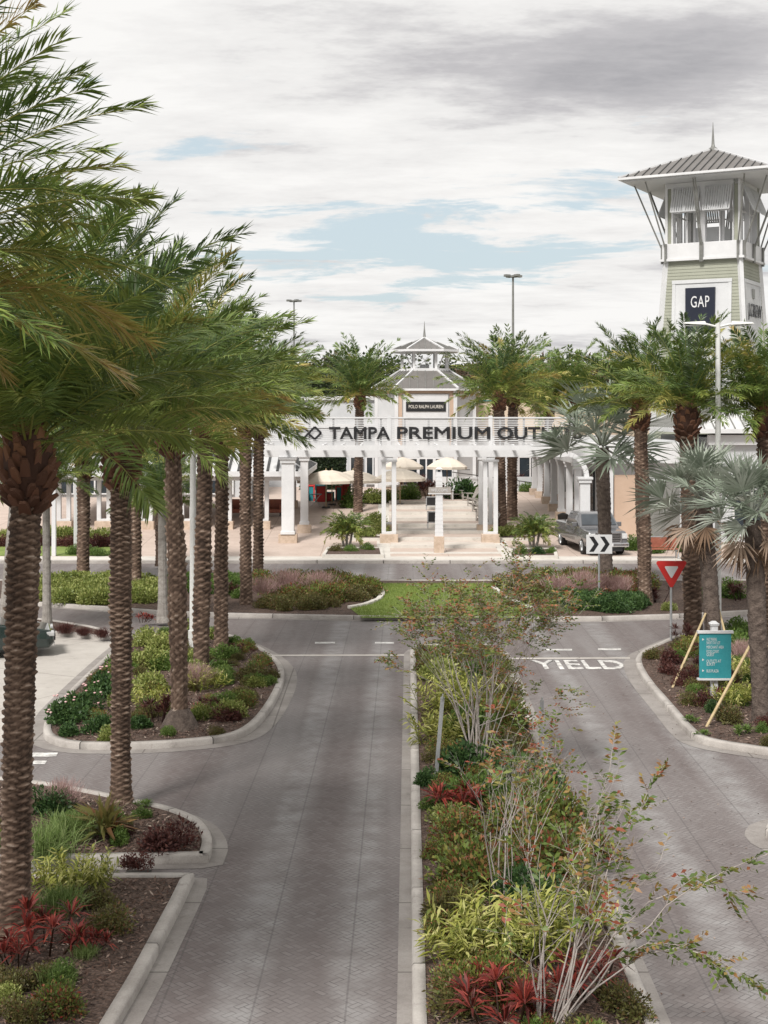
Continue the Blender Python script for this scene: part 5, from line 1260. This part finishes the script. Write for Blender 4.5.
for s in (-1, 1):
    MB().add([(s*.965, 1.65, 1.33), (s*.965, 3.6, 1.33), (s*.845, 3.4, 1.8), (s*.845, 2.1, 1.82), (s*.9, 1.65, 1.33), (s*.9, 3.6, 1.33), (s*.78, 3.4, 1.8), (s*.78, 2.1, 1.82)], [(0,1,2,3),(7,6,5,4),(0,4,5,1),(1,5,6,2),(2,6,7,3),(3,7,4,0)]).build('side_window', 'cabglass', t)
    MB().box(min(s*.62, s*.93), max(s*.62, s*.93), -.05, .1, .8, 1.04).build('headlight', 'lens', t, bevel=.02)
    m = MB(); m.box(min(s*.97, s*1.22), max(s*.97, s*1.22), 1.75, 1.9, 1.24, 1.45); m.build('mirror', 'truckpaint', t, bevel=.03)
    for y in (.95, 4.75): wheel(t, s*.86, y, .4, .28, s)
    for y in (2.5, 3.45): MB().box(min(s*1.005, s*1.03), max(s*1.005, s*1.03), y, y+.18, 1.08, 1.12).build('door_handle', 'chrome', t)
    m = MB(); m.tube((s*1.0, .4, .5), (s*1.0, .46, .5), .05, n=6)
m = MB(); m.box(-.6, .6, -.06, .05, .66, 1.06)
g_ = m.build('grille', 'darkmetal', t, bevel=.02); m = MB(); [m.box(-.58, .58, -.09, -.05, z, z+.03) for z in (.72, .8, .88, .96)]; m.box(-.62, .62, -.1, -.04, 1.03, 1.08); m.box(-.62, .62, -.1, -.04, .62, .67); m.box(-.64, -.58, -.1, -.04, .62, 1.08); m.box(.58, .64, -.1, -.04, .62, 1.08); m.build('chrome_bars', 'chrome', g_)
MB().box(-.99, .99, -.14, .1, .42, .62).build('bumper', 'chrome', t, bevel=.04); MB().box(-.22, .22, -.155, -.142, .47, .58).build('licence_plate', 'white', t); MB().box(-.7, .7, -.02, .2, .22, .42).build('air_dam', 'black', t)

p = G(50, 652); t = thing('dark_car', 'dark green car nosing in from the left behind the thick palm trunk', 'car', (p[0], p[1], .005), R(105))
skin([(-.1, .35, .6), (.05, .25, .74), (.9, .22, .88), (1.5, .22, .95), (3.6, .22, .98), (4.5, .28, .95), (4.65, .4, .8)], [(.7, .6), (.86, .74)]+[(.92, .82)]*3+[(.88, .78), (.8, .7)], 'body', 'carpaint', t, .06)
skin([(1.35, .9, .96), (2.05, .9, 1.32), (2.5, .9, 1.4), (3.3, .9, 1.37), (4.2, .9, .98)], [(.8, .76), (.8, .6), (.8, .58), (.8, .58), (.8, .74)], 'cabin', 'cabglass', t, .04)
MB().box(-.57, .57, 2.1, 3.4, 1.38, 1.425).build('roof_panel', 'carpaint', t, bevel=.02)
for s in (-1, 1):
    MB().box(min(s*.45, s*.8), max(s*.45, s*.8), -.1, .12, .56, .68).build('headlight', 'lens', t, bevel=.02)
    for y in (.85, 3.75): wheel(t, s*.83, y, .33, .22, s)
    MB().box(min(s*.9, s*1.08), max(s*.9, s*1.08), 1.55, 1.68, .95, 1.08).build('mirror', 'carpaint', t, bevel=.03)
MB().box(-.4, .4, -.14, 0, .38, .58).build('grille', 'black', t, bevel=.02)
MB().box(-.6, .6, -.12, .1, .26, .36).build('bumper_lip', 'chrome', t, bevel=.02)
# ---------------------------------------------------------------- planting
gm = 'plants in the median'
T_ = [
 # median, from the near end to the nose
 ('ti', 505, 1035, .95, 'bright red cordyline at the bottom edge, left of the crape myrtle stems'),
 ('ti', 560, 1026, .85, 'bright red cordyline at the bottom edge among the crape myrtle stems'),
 ('ti', 482, 1002, .75, 'small red cordyline tucked in front of the yellow ginger'),
 ('ti', 590, 998, .8, 'red cordyline nearest the right kerb of the median'),
 ('bronze', 452, 1012, .7, 'dull low shrub by the left kerb at the bottom edge'),
 ('bronze', 628, 1012, .6, 'sparse low shrub against the right kerb at the bottom edge'),
 ('ginger', 476, 965, .95, 'yellow striped ginger clump nearest the left kerb of the median'),
 ('ginger', 492, 948, 1.15, 'big yellow striped ginger clump, left of the near stems'),
 ('ginger', 535, 958, 1.0, 'yellow striped ginger clump between the near crape myrtle stems'),
 ('ginger', 568, 935, 1.0, 'yellow striped ginger clump, right of the near stems'),
 ('bronze', 455, 915, .75, 'bronze shrub just beyond the leftmost ginger clump'),
 ('dark', 520, 905, .8, 'dark green shrub behind the big ginger clump'),
 ('redgreen', 486, 885, 1.1, 'red flecked shrub in the middle of the near median'),
 ('redgreen', 545, 878, 1.1, 'red flecked shrub right of the second crape myrtle'),
 ('ti', 470, 872, .75, 'red cordyline showing through the red flecked shrub'),
 ('bronze', 588, 905, .8, 'low brown shrub by the right kerb beside the ginger'),
 ('redgreen', 578, 860, .95, 'red flecked shrub leaning over the right kerb'),
 ('redgreen', 462, 848, .8, 'reddish shrub by the left side, behind the inner red cordyline'),
 ('redgreen', 520, 838, 1.05, 'reddest shrub at the foot of the second crape myrtle'),
 ('redgreen', 552, 820, .9, 'reddish shrub right of the second crape myrtle'),
 ('ti', 459, 815, .8, 'red cordyline by the left kerb below the leaning post'),
 ('lime', 450, 822, .5, 'narrow yellow-green shrub beside the red cordyline'),
 ('dark', 443, 800, .4, 'small dark green shrub at the foot of the leaning post'),
 ('mid', 484, 805, .8, 'green shrub below the tall crape myrtle'),
 ('dark', 524, 792, .85, 'dense dark green shrub right of the tall crape myrtle'),
 ('bronze', 545, 785, .6, 'low bronze shrub by the thin marker post'),
 ('dark', 462, 775, .7, 'dark shrub left of the tall crape myrtle base'),
 ('bronze', 505, 762, .8, 'bronze shrub right behind the tall crape myrtle base'),
 ('ginger', 446, 742, .85, 'yellow ginger beside the leaning marker post'),
 ('mid', 478, 738, .8, 'green shrub hidden by the grey stems of the tall crape myrtle'),
 ('ginger', 441, 712, .95, 'yellow ginger left of the tall crape myrtle'),
 ('redgreen', 505, 728, .8, 'reddish shrub near the right kerb behind the tall crape myrtle'),
 ('ginger', 464, 700, .85, 'yellow ginger behind the crown of the tall crape myrtle'),
 ('bronze', 500, 698, .8, 'bronze shrub by the right kerb near the nose'),
 ('lime', 436, 680, .8, 'lime shrub near the nose of the median, left side'),
 ('mid', 470, 678, .8, 'green shrub in the middle of the median nose'),
 ('bronze', 493, 668, .7, 'bronze shrub on the right of the median nose'),
 ('lime', 440, 662, .7, 'lime shrub at the very tip of the median'),
 # lower left bed
 ('ti', 18, 965, .75, 'red cordyline at the foot of the thick palm, left side'),
 ('ti', 44, 950, .9, 'tall dark red cordyline right of the thick palm'),
 ('ti', 80, 950, .6, 'small red cordyline alone in the mulch'),
 ('tuft', 60, 915, .65, 'green grass clump behind the tall red cordyline'),
 ('mid', 62, 985, .4, 'low green shrub in front of the small red cordyline'),
 ('redgreen', 50, 1015, .55, 'reddish sparse shrub at the bottom of the lower left bed'),
 ('bronze', 20, 1022, .5, 'brown sparse shrub in the bottom left corner'),
 ('bronze', 118, 930, .6, 'round bronze shrub by the left kerb'),
 ('bronze', 102, 908, .5, 'small bronze shrub below the ginger'),
 ('ginger', 62, 893, .85, 'yellow ginger clump right of the thick palm'),
 ('ginger', 85, 888, .75, 'yellow ginger clump beside the inlet wall'),
 ('lime', 4, 1000, .35, 'tiny yellow plant cut by the left edge'),
 # upper left bed
 ('tuft', 45, 862, .95, 'big green grass clump beside the thick palm'),
 ('tuft', 68, 840, .8, 'green grass clump left of the bromeliad'),
 ('pinktuft', 62, 812, .5, 'pinkish grass clump behind the green grass'),
 ('brom', 108, 838, .85, 'large bronze bromeliad beside the collared palm'),
 ('dark', 50, 812, .7, 'dark green shrub at the back corner of the upper left bed'),
 ('maroon', 168, 850, .85, 'round maroon shrub near the kerb tip of the upper left bed'),
 ('maroon', 138, 868, .45, 'small reddish shrub on the inlet wall'),
 ('maroon', 118, 835, .45, 'small reddish tuft at the foot of the collared palm'),
 ('fern', 142, 806, .3, 'tiny lime sprout behind the collared palm'),
 # triangular bed
 ('dark', 62, 722, .75, 'dark green shrub with pink flowers at the driveway corner'),
 ('dark', 88, 715, .85, 'dark green shrub with pink flowers, next from the driveway corner'),
 ('dark', 70, 735, .5, 'low dark green shrub spilling to the kerb corner'),
 ('dark', 105, 695, .85, 'dark green shrub behind the flowering pair'),
 ('dark', 100, 733, .6, 'dark green shrub left of the collared palm'),
 ('dark', 140, 728, .5, 'low dark green shrub right of the collared palm'),
 ('mid', 112, 672, .85, 'green shrub along the driveway edge'),
 ('lime', 142, 668, 1.0, 'light green shrub behind the collared palm trunk'),
 ('lime', 160, 652, 1.0, 'light green shrub in the middle of the triangular bed'),
 ('lime', 140, 645, .9, 'light green shrub at the back of the triangular bed'),
 ('lime', 150, 690, .9, 'light green shrub in front of the lighter pair'),
 ('mid', 172, 668, .8, 'green shrub left of the mounded palm'),
 ('ginger', 152, 708, .8, 'yellow ginger left of the mounded palm'),
 ('ginger', 205, 690, .85, 'yellow ginger right of the mounded palm'),
 ('tidark', 158, 722, .8, 'dark red cordyline left of the root mound'),
 ('tidark', 205, 712, .5, 'small red cordyline right of the root mound'),
 ('pinktuft', 195, 690, .6, 'pale grass clump between the two middle palms'),
 ('fern', 215, 670, .7, 'fern beside the lamp-post palm'),
 ('mid', 228, 660, .7, 'green shrub near the tip of the triangular bed'),
 ('bronze', 252, 680, .75, 'bronze shrub near the kerb of the triangular bed'),
 ('maroon', 228, 720, .65, 'maroon shrub at the lower right of the triangular bed'),
 ('bronze', 240, 700, .6, 'brown shrub between the maroon shrub and the kerb'),
 ('redgreen', 262, 665, .5, 'small reddish shrub at the kerb tip'),
 ('bronze', 215, 735, .35, 'tiny brown shrub by the lower kerb'),
 ('tidark', 240, 655, .5, 'dark cordyline at the far tip of the triangular bed'),
 # strip by the cross road
 ('redtuft', 42, 630, 0.54, 'reddish grass clump, leftmost in the narrow strip'), ('redtuft', 65, 634, 0.65, 'reddish grass clump second from left in the narrow strip'),
 ('redtuft', 83, 636, 0.51, 'small dark grass clump third in the narrow strip'), ('redtuft', 102, 638, 0.58, 'reddish grass clump at the right end of the narrow strip'),
 ('ti', 142, 622, .6, 'single red cordyline beside the cross road'),
 # middle island, left half
 ('pinktuft', 262, 600, .85, 'pink muhly grass clump by the left palm of the island'), ('pinktuft', 287, 596, 1.0, 'pink muhly grass clump in the middle of three on the left'), ('pinktuft', 320, 596, .95, 'pink muhly grass clump, right one of three on the left'),
 ('tuft', 278, 606, .7, 'green grass clump below the pink grasses on the left'), ('mid', 240, 598, .6, 'green shrub at the foot of the island palm'), ('tidark', 231, 596, .8, 'dark cordyline left of the island palm'),
 # middle island, right half
 ('pinktuft', 556, 600, .95, 'pink muhly grass clump, leftmost on the right half of the island'), ('pinktuft', 582, 597, 1.0, 'pink muhly grass clump beside the chevron sign post'), ('pinktuft', 620, 596, .8, 'pink muhly grass clump right of the fan palm trunk'), ('pinktuft', 604, 595, .8, 'pink muhly grass clump behind the fan palm trunk'),
 ('tidark', 655, 602, .9, 'dark cordyline right of the slim date palm'), ('lime', 668, 610, .6, 'light shrub beside the yield sign on the island'), ('tidark', 740, 600, 1.0, 'dark red cordyline on the far right of the island'),
 ('mid', 730, 598, 1.1, 'green shrub on the right of the island'), ('mid', 762, 596, 1.1, 'green shrub at the far right end of the island'), ('mid', 700, 600, .9, 'green shrub behind the directory sign'),
 # right bed
 ('maroon', 668, 664, .75, 'maroon shrub at the nose of the right bed'), ('bronze', 655, 658, .6, 'bronze shrub beside the kerb nose'), ('redgreen', 685, 656, .6, 'reddish shrub at the foot of the yield sign'),
 ('maroon', 690, 682, .75, 'maroon shrub left of the directory sign'), ('maroon', 702, 705, .7, 'maroon shrub in front of the directory sign'), ('bronze', 726, 722, .75, 'brown shrub between the stakes'),
 ('tidark', 683, 642, .7, 'dark cordyline at the foot of the stout date palm'), ('mid', 738, 650, 1.0, 'fresh green shrub right of the directory sign'), ('mid', 733, 636, .9, 'fresh green shrub behind the skirted fan palm'), ('mid', 752, 640, .8, 'fresh green shrub left of the rightmost trunk'),
 ('ginger', 742, 680, .9, 'yellow ginger right of the directory sign'), ('ginger', 732, 706, .8, 'yellow ginger below the directory sign'), ('ginger', 748, 700, .75, 'yellow ginger beside the rightmost trunk'),
 ('pinktuft', 743, 664, .6, 'pink grass clump behind the long stake'), ('dark', 712, 712, .4, 'small dark green shrub at the sign post'), ('fern', 692, 722, .35, 'tiny fern by the kerb of the right bed'), ('fern', 700, 735, .3, 'tiny fern at the corner of the right kerb'),
 ('fern', 745, 735, .45, 'small fern at the foot of the rightmost fan palm'), ('mid', 762, 732, .3, 'tiny green sprout at the right edge'), ('ti', 727, 698, .45, 'small red cordyline under the directory sign'), ('ginger', 694, 648, .6, 'small yellow ginger behind the left stake'),
 # plaza planters
 ('bronze', 338, 553, .9, 'low fern-like shrub under the left pygmy palm'), ('mid', 352, 553, .8, 'green shrub under the left pygmy palm'), ('mid', 366, 552, .8, 'low green shrub at the right of the left planter'),
 ('mid', 522, 556, .8, 'low green shrub at the left of the right planter'), ('dark', 537, 556, .9, 'dark green shrub under the right pygmy palm'), ('mid', 548, 555, .7, 'low green shrub at the right of the right planter'),
 ('lime', 366, 536, 1.0, 'lime shrub in the square planter left of the steps'), ('lime', 380, 533, 1.2, 'tall lime shrub by the paired column left of the steps'), ('lime', 372, 524, 1.3, 'lime shrub behind the planter near the single palm'),
 ('lime', 500, 536, 1.1, 'lime shrub beside the right pergola column'), ('lime', 513, 535, 1.1, 'lime shrub in front of the palm pair'), ('lime', 524, 534, .9, 'lime shrub right of the palm pair'),
 ('mid', 352, 507, 1.8, 'big green shrub left of the single plaza palm'), ('lime', 374, 503, 1.8, 'big lime shrub right of the single plaza palm'), ('lime', 392, 502, 1.5, 'lime shrub behind the left pergola column'), ('mid', 410, 500, 1.6, 'green shrub at the top left of the steps'),
 ('tidark', 418, 496, 2.2, 'tall dark red cordyline behind the steps'), ('tidark', 430, 498, 1.8, 'dark red cordyline by the notice board'), ('tidark', 409, 493, 1.9, 'dark red cordyline beyond the green shrub'),
 ('dark', 462, 499, 2.6, 'big dark leafy shrub behind the adirondack chairs'), ('mid', 475, 499, 1.8, 'green shrub right of the big dark leafy shrub'), ('lime', 545, 492, 1.6, 'lime shrub by the far small palm'), ('mid', 530, 492, 1.4, 'green shrub left of the far small palm'), ('tidark', 523, 490, 1.8, 'reddish cordyline under the far shop windows'),
 ('mid', 650, 553, 1.3, 'green hedge plant left of the bench'), ('dark', 672, 549, 1.4, 'dark green hedge plant behind the bench'), ('mid', 690, 552, 1.3, 'green hedge plant right of the bench'), ('mid', 632, 550, 1.1, 'green hedge plant beside the pickup')]
for i, r in enumerate(T_):
    if 640 < r[2] < 830 and 425 < r[1] < 560: r = (r[0], r[1], r[2], r[3]*1.3, r[4])
    plant(r[0], r[1], r[2], r[3], r[4])
# flowers on the driveway shrubs
m = MB(); rf = random.Random(3)
for (px, py, s) in ((62, 722, .75), (88, 715, .85), (105, 695, .85)):
    c = G(px, py, .11)
    for k in range(11):
        a = rf.uniform(0, 6.28); e = rf.uniform(.3, 1.4); q = Vector((c[0]+.5*s*math.cos(a)*math.cos(e), c[1]+.5*s*math.sin(a)*math.cos(e), c[2]+.74*s*math.sin(e)+.05))
        m.lathe([(.001, 0), (.028, .015), (.03, .03), (.002, .04)], 6, tuple(q))
tag(m.build('pink_flowers', 'flower'), 'tiny pink flower heads on the dark shrubs by the driveway', 'flowers', None, 'stuff')
# continuous masses
hz = lambda x, y: .11
mass('lime', scatter(g2([(38, 602), (160, 609), (160, 585), (130, 584), (38, 584)], .11), 70, 1), 'lime green hedge mass in the far left bed', 'hedge', (.9, 1.25))
mass('mid', scatter(g2([(138, 592), (238, 596), (238, 585), (138, 585)], .11), 22, 2), 'green hedge mass behind the trunks of the left row', 'hedge', (.8, 1.1))
mass('redgreen', scatter(g2([(255, 590), (300, 604), (352, 602), (374, 595), (372, 586), (300, 584), (255, 584)], .11), 46, 3), 'mixed bronze and green ground cover left of the lawn', 'ground cover', (.8, 1.15))
mass('bronze', scatter(g2([(262, 612), (330, 609), (372, 600), (372, 594), (300, 598), (262, 606)], .11), 26, 4), 'low bronze ground cover at the front of the left bed', 'ground cover', (.7, 1.0))
mass('bronze', scatter(g2([(502, 590), (540, 606), (560, 604), (566, 588), (520, 584)], .11), 30, 5), 'low bronze ground cover right of the lawn', 'ground cover', (.9, 1.3))
mass('dark', scatter(g2([(556, 610), (640, 613), (640, 602), (560, 600)], .11), 26, 6), 'dark green hedge mass in front of the chevron sign', 'hedge', (.8, 1.0))
mass('redgreen', scatter(g2([(540, 590), (650, 592), (650, 584), (540, 584)], .11), 32, 7), 'mixed ground cover behind the chevron sign', 'ground cover', (.9, 1.2))
mass('maroon', [(x, 69.2+.2*math.sin(x), .13) for x in np.arange(-19, -12.4, .45)], 'clipped dark red hedge on the far left lawn', 'hedge', (1.2, 1.4))
mass('lime', [(x, 71.2, .3) for x in np.arange(-20, -12.4, .7)], 'yellow grassy planting behind the dark red hedge', 'hedge', (1.2, 1.6))
mass('mid', [(x, 65.6+.3*math.sin(x*3), .13) for x in np.arange(-14.5, -11.8, .6)], 'small green ground plants on the edge of the left lawn', 'ground cover', (.6, .8))
def low(poly, spec, seed, where):
    for j, (kd, n, s0, s1, txt) in enumerate(spec):
        mass(kd, scatter(poly, n, seed+j), txt+' '+where, 'ground cover', (s0, s1), 'low_planting')
mn = [(x, y) for x, y in offset(ccw(P_med), -.35) if y < 40]
low(mn, [('bronze', 46, .35, .65, 'sprawling bronze undergrowth'), ('redgreen', 60, .4, .8, 'straggly red and green undergrowth'), ('mid', 14, .3, .5, 'small green undergrowth'), ('dark', 14, .3, .5, 'dark green undergrowth')], 41, 'filling the median')
low(offset(ccw(P_B), -.4), [('bronze', 34, .3, .6, 'sprawling bronze undergrowth'), ('mid', 28, .3, .65, 'green undergrowth'), ('redgreen', 20, .3, .5, 'red tinged undergrowth'), ('lime', 16, .5, .8, 'pale green undergrowth')], 51, 'in the triangular bed')
low([(-7, 14.5), (-3.6, 14.5), (-3.3, 19.6), (-7, 19.6)], [('bronze', 14, .3, .55, 'sparse brown undergrowth'), ('maroon', 8, .25, .4, 'dark red undergrowth'), ('tuft', 8, .3, .5, 'dry grassy undergrowth')], 61, 'in the lower left bed')
low([(-7, 21.2), (-3.2, 21.2), (-3.4, 22.8), (-5, 24), (-7, 24.9)], [('bronze', 9, .3, .5, 'sparse brown undergrowth'), ('mid', 8, .3, .5, 'green undergrowth')], 71, 'in the upper left bed')
hb_ = [p for p in offset(ccw(P_H), -.4) if p[0] < 14]
low(hb_, [('maroon', 34, .4, .7, 'dark red undergrowth'), ('bronze', 34, .4, .7, 'brown undergrowth'), ('mid', 22, .3, .6, 'green undergrowth')], 81, 'in the right bed')
# low planter kerbs in the plaza
def planter(pl, label, h=.16):
    P_ = [GP(x, y)[:2] for x, y in pl]; z = gz(P_[0][1]); p_ = ccw(P_); q_ = offset(p_, -.18); b = MB(); n = len(p_)
    t = thing('planter', label, 'planter', (0, 0, 0)); V = [(*x, z-.2) for x in p_]+[(*x, z+h) for x in p_]+[(*x, z+h) for x in q_]+[(*x, z-.2) for x in q_]
    Fs = [(r_*n+i, r_*n+(i+1) % n, (r_+1)*n+(i+1) % n, (r_+1)*n+i) for r_ in range(3) for i in range(n)]
    MB().add(V, Fs).build('rim', 'plaza_light', t); MB().prism(q_, z-.2, z+h-.05).build('soil', 'mulch', t)
planter([(322, 558), (384, 558), (382, 550), (327, 550)], 'low pale kerbed planter under the left pygmy palm')
planter([(508, 559), (558, 559), (556, 551), (510, 551)], 'low pale kerbed planter under the right pygmy palm')
planter([(350, 541), (392, 541), (388, 528), (356, 528)], 'low pale planter of lime shrubs left of the steps')
planter([(492, 541), (532, 541), (526, 528), (490, 528)], 'low pale planter of lime shrubs at the foot of the palm pair')
# crape myrtles
b = G(476, 772, .11); crape(3, b, 'tall bare-stemmed crape myrtle in the middle of the median', 3.7, .48, 16, 1.8, .05, r0=.02, lsc=.9)
b = G(508, 905, .11); crape(7, b, 'reddish low crape myrtle with grey stems among the red shrubs', 2.5, .6, 8, .35, .25, (.05, 0), r0=.015)
crape(12, (1.75, 14.9, .11), 'nearest crape myrtle, its thin branches reaching over the right lane', 2.5, .7, 9, .35, .06, (.12, .05), r0=.017, lsc=1.15, reach=[((.08, 0, .02), (2.5, .1, 1.95), .35), ((.06, .04, .02), (2.15, .5, 1.35), .6), ((.05, -.04, .02), (1.75, -.2, .8), .55), ((.09, 0, .02), (2.3, -.3, .5), .7), ((.02, .06, .02), (1.3, .9, 2.5), .2), ((.03, .07, .02), (.95, 1.5, 2.7), .15)])
# loose bark chips on the near beds
rg = np.random.default_rng(21)
def chips(poly, n, seed, z=.115):
    P_ = np.array(scatter(offset(ccw(poly), -.25), n, seed, lambda x, y: z)); n = len(P_); P_[:, 2] += rg.random(n)*.02
    D = unit(np.stack([rg.normal(size=n), rg.normal(size=n), rg.normal(size=n)*.35+.1], 1)); S = unit(np.cross(D, rg.normal(size=(n, 3))*.4+[0, 0, 1])); return P_, D, S
for poly, n, lab_ in (([(x, y) for x, y in med if y < 41], 14000, 'loose bark chips covering the median'), ([(-9, 12), (-3.2, 12), (-2.9, 16.4), (-2.76, 20), (-9, 20)], 9000, 'loose bark chips in the lower left bed'), ([(-9, 20.9), (-2.7, 20.9), (-2.8, 22.2), (-3.6, 23.4), (-6, 25), (-9, 25.5)], 5000, 'loose bark chips in the upper left bed'), (P_B, 9000, 'loose bark chips in the triangular bed'), ([p for p in P_H], 12000, 'loose bark chips in the right bed')):
    P_, D, S = chips(poly, n, n); k = len(P_)
    tag(link('bark_chips', kites(P_, D, S, .045+.085*rg.random(k), .026, 0, .5, np.clip(.5+.27*rg.normal(size=k), 0, 1), 'bark_chips', 'chips')), lab_, 'mulch', None, 'stuff')
# fallen leaves on the paving near the median
n = 260; P_ = np.stack([3.2+2.6*np.abs(rg.normal(size=n)), 14+26*rg.random(n), np.full(n, .012)], 1); D = unit(np.stack([rg.normal(size=n), rg.normal(size=n), .1+.1*rg.random(n)], 1)); S = unit(np.cross(D, [0, 0, 1]))
tag(link('fallen_leaves', kites(P_, D, S, .05, .025, 0, .5, rg.random(n), 'fallen_leaves', 'chips')), 'scattered fallen leaves on the right lane', 'leaves', None, 'stuff')
tag(MB().add([(-.19, -.16, 0), (.19, -.16, 0), (.19, .16, 0), (-.19, .16, 0), (-.17, -.14, .02), (.17, -.14, .02), (.17, .14, .02), (-.17, .14, .02)], [(4,5,6,7),(0,1,5,4),(1,2,6,5),(2,3,7,6),(3,0,4,7)]).build('drain_cover', 'darkmetal', None, (-3.6, 20.43, .0)), 'dark drain grate in the gap of the left kerb', 'drain')

# ---------------------------------------------------------------- sky, sun, camera
sc = bpy.context.scene
w = bpy.data.worlds.new('World'); sc.world = w; w.use_nodes = True; nt = w.node_tree; bg = nt.nodes['Background']
EL, AZ = R(48), R(205)       # sun high behind the camera, a little to the left
sky = N(nt, 'ShaderNodeTexSky', sky_type='NISHITA'); sky.sun_disc = False; sky.sun_elevation = EL; sky.sun_rotation = AZ; sky.air_density = 1.0; sky.dust_density = 2.5; sky.ozone_density = 1.0
tc = N(nt, 'ShaderNodeTexCoord'); sp = N(nt, 'ShaderNodeSeparateXYZ'); nt.links.new(tc.outputs['Generated'], sp.inputs[0])
zc = math_(nt, 'ADD', math_(nt, 'MAXIMUM', sp.outputs[2], 0.0), 0.1)
cv = N(nt, 'ShaderNodeCombineXYZ'); nt.links.new(math_(nt, 'DIVIDE', sp.outputs[0], zc), cv.inputs[0]); nt.links.new(math_(nt, 'DIVIDE', sp.outputs[1], zc), cv.inputs[1])
mp = N(nt, 'ShaderNodeMapping'); mp.inputs['Scale'].default_value = (.62, 1.0, 1); mp.inputs['Location'].default_value = (3.1, 1.7, 0); mp.inputs['Rotation'].default_value = (0, 0, R(-6)); nt.links.new(cv.outputs[0], mp.inputs['Vector'])
n1 = N(nt, 'ShaderNodeTexNoise'); n1.inputs['Scale'].default_value = 2.3; n1.inputs['Detail'].default_value = 9; n1.inputs['Roughness'].default_value = .63; n1.inputs['Distortion'].default_value = .35; nt.links.new(mp.outputs[0], n1.inputs['Vector'])
n2 = N(nt, 'ShaderNodeTexNoise'); n2.inputs['Scale'].default_value = 1.5; n2.inputs['Detail'].default_value = 7; n2.inputs['Roughness'].default_value = .66; nt.links.new(mp.outputs[0], n2.inputs['Vector'])
# blue breaks gather in a band low in the sky (about 5 to 9 degrees up), solid cloud above
def bumpf(x, c, wd):
    q = math_(nt, 'DIVIDE', math_(nt, 'SUBTRACT', x, c), wd); return math_(nt, 'POWER', 2.718, math_(nt, 'MULTIPLY', math_(nt, 'MULTIPLY', q, q), -1.0))
band = math_(nt, 'MULTIPLY', bumpf(sp.outputs[2], .125, .05), bumpf(sp.outputs[0], .03, .24))
cov = math_(nt, 'SUBTRACT', math_(nt, 'ADD', n1.outputs['Fac'], .17), math_(nt, 'MULTIPLY', band, .21))
cov = math_(nt, 'ADD', cov, math_(nt, 'MULTIPLY', bumpf(sp.outputs[2], .068, .016), .11))
mk = N(nt, 'ShaderNodeMapRange', interpolation_type='SMOOTHSTEP'); nt.links.new(cov, mk.inputs[0]); mk.inputs[1].default_value = .45; mk.inputs[2].default_value = .54
grey = math_(nt, 'ADD', n2.outputs['Fac'], math_(nt, 'MULTIPLY', math_(nt, 'MULTIPLY', bumpf(sp.outputs[2], .245, .035), bumpf(sp.outputs[0], .12, .2)), .20))
ccol = ramp(nt, grey, [(.44, (7.5, 7.4, 7.25)), (.56, (6.7, 6.6, 6.5)), (.68, (4.5, 4.4, 4.5)), (.95, (2.3, 2.3, 2.5))])
pale = mixc(nt, .75, sky.outputs[0], (5.4, 6.2, 6.5))
nt.links.new(mixc(nt, mk.outputs[0], pale, ccol), bg.inputs['Color']); bg.inputs['Strength'].default_value = .1
sun = bpy.data.lights.new('sun', 'SUN'); sun.energy = 3.5; sun.angle = R(14); sun.color = (1, .965, .92)
so = bpy.data.objects.new('sun', sun); C.objects.link(so)
d = Vector((math.sin(AZ)*math.cos(EL), math.cos(AZ)*math.cos(EL), math.sin(EL))); so.rotation_euler = d.to_track_quat('Z', 'Y').to_euler(); so.location = d*60
cam = bpy.data.cameras.new('camera'); co = bpy.data.objects.new('camera', cam); C.objects.link(co); sc.camera = co
co.location = (0, 0, H); co.rotation_euler = (PI/2, 0, 0); cam.sensor_fit = 'VERTICAL'; cam.sensor_height = 24; cam.lens = F/1024*24
cam.shift_y = -(512-HY)/1024; cam.clip_end = 5000; cam.clip_start = .1
sc.render.resolution_x = 768; sc.render.resolution_y = 1024
vs = sc.view_settings; vs.view_transform = 'Standard'; vs.look = 'None'; vs.gamma = 1; vs.use_curve_mapping = False; vs.exposure = 0.36
sc.render.engine = 'CYCLES'
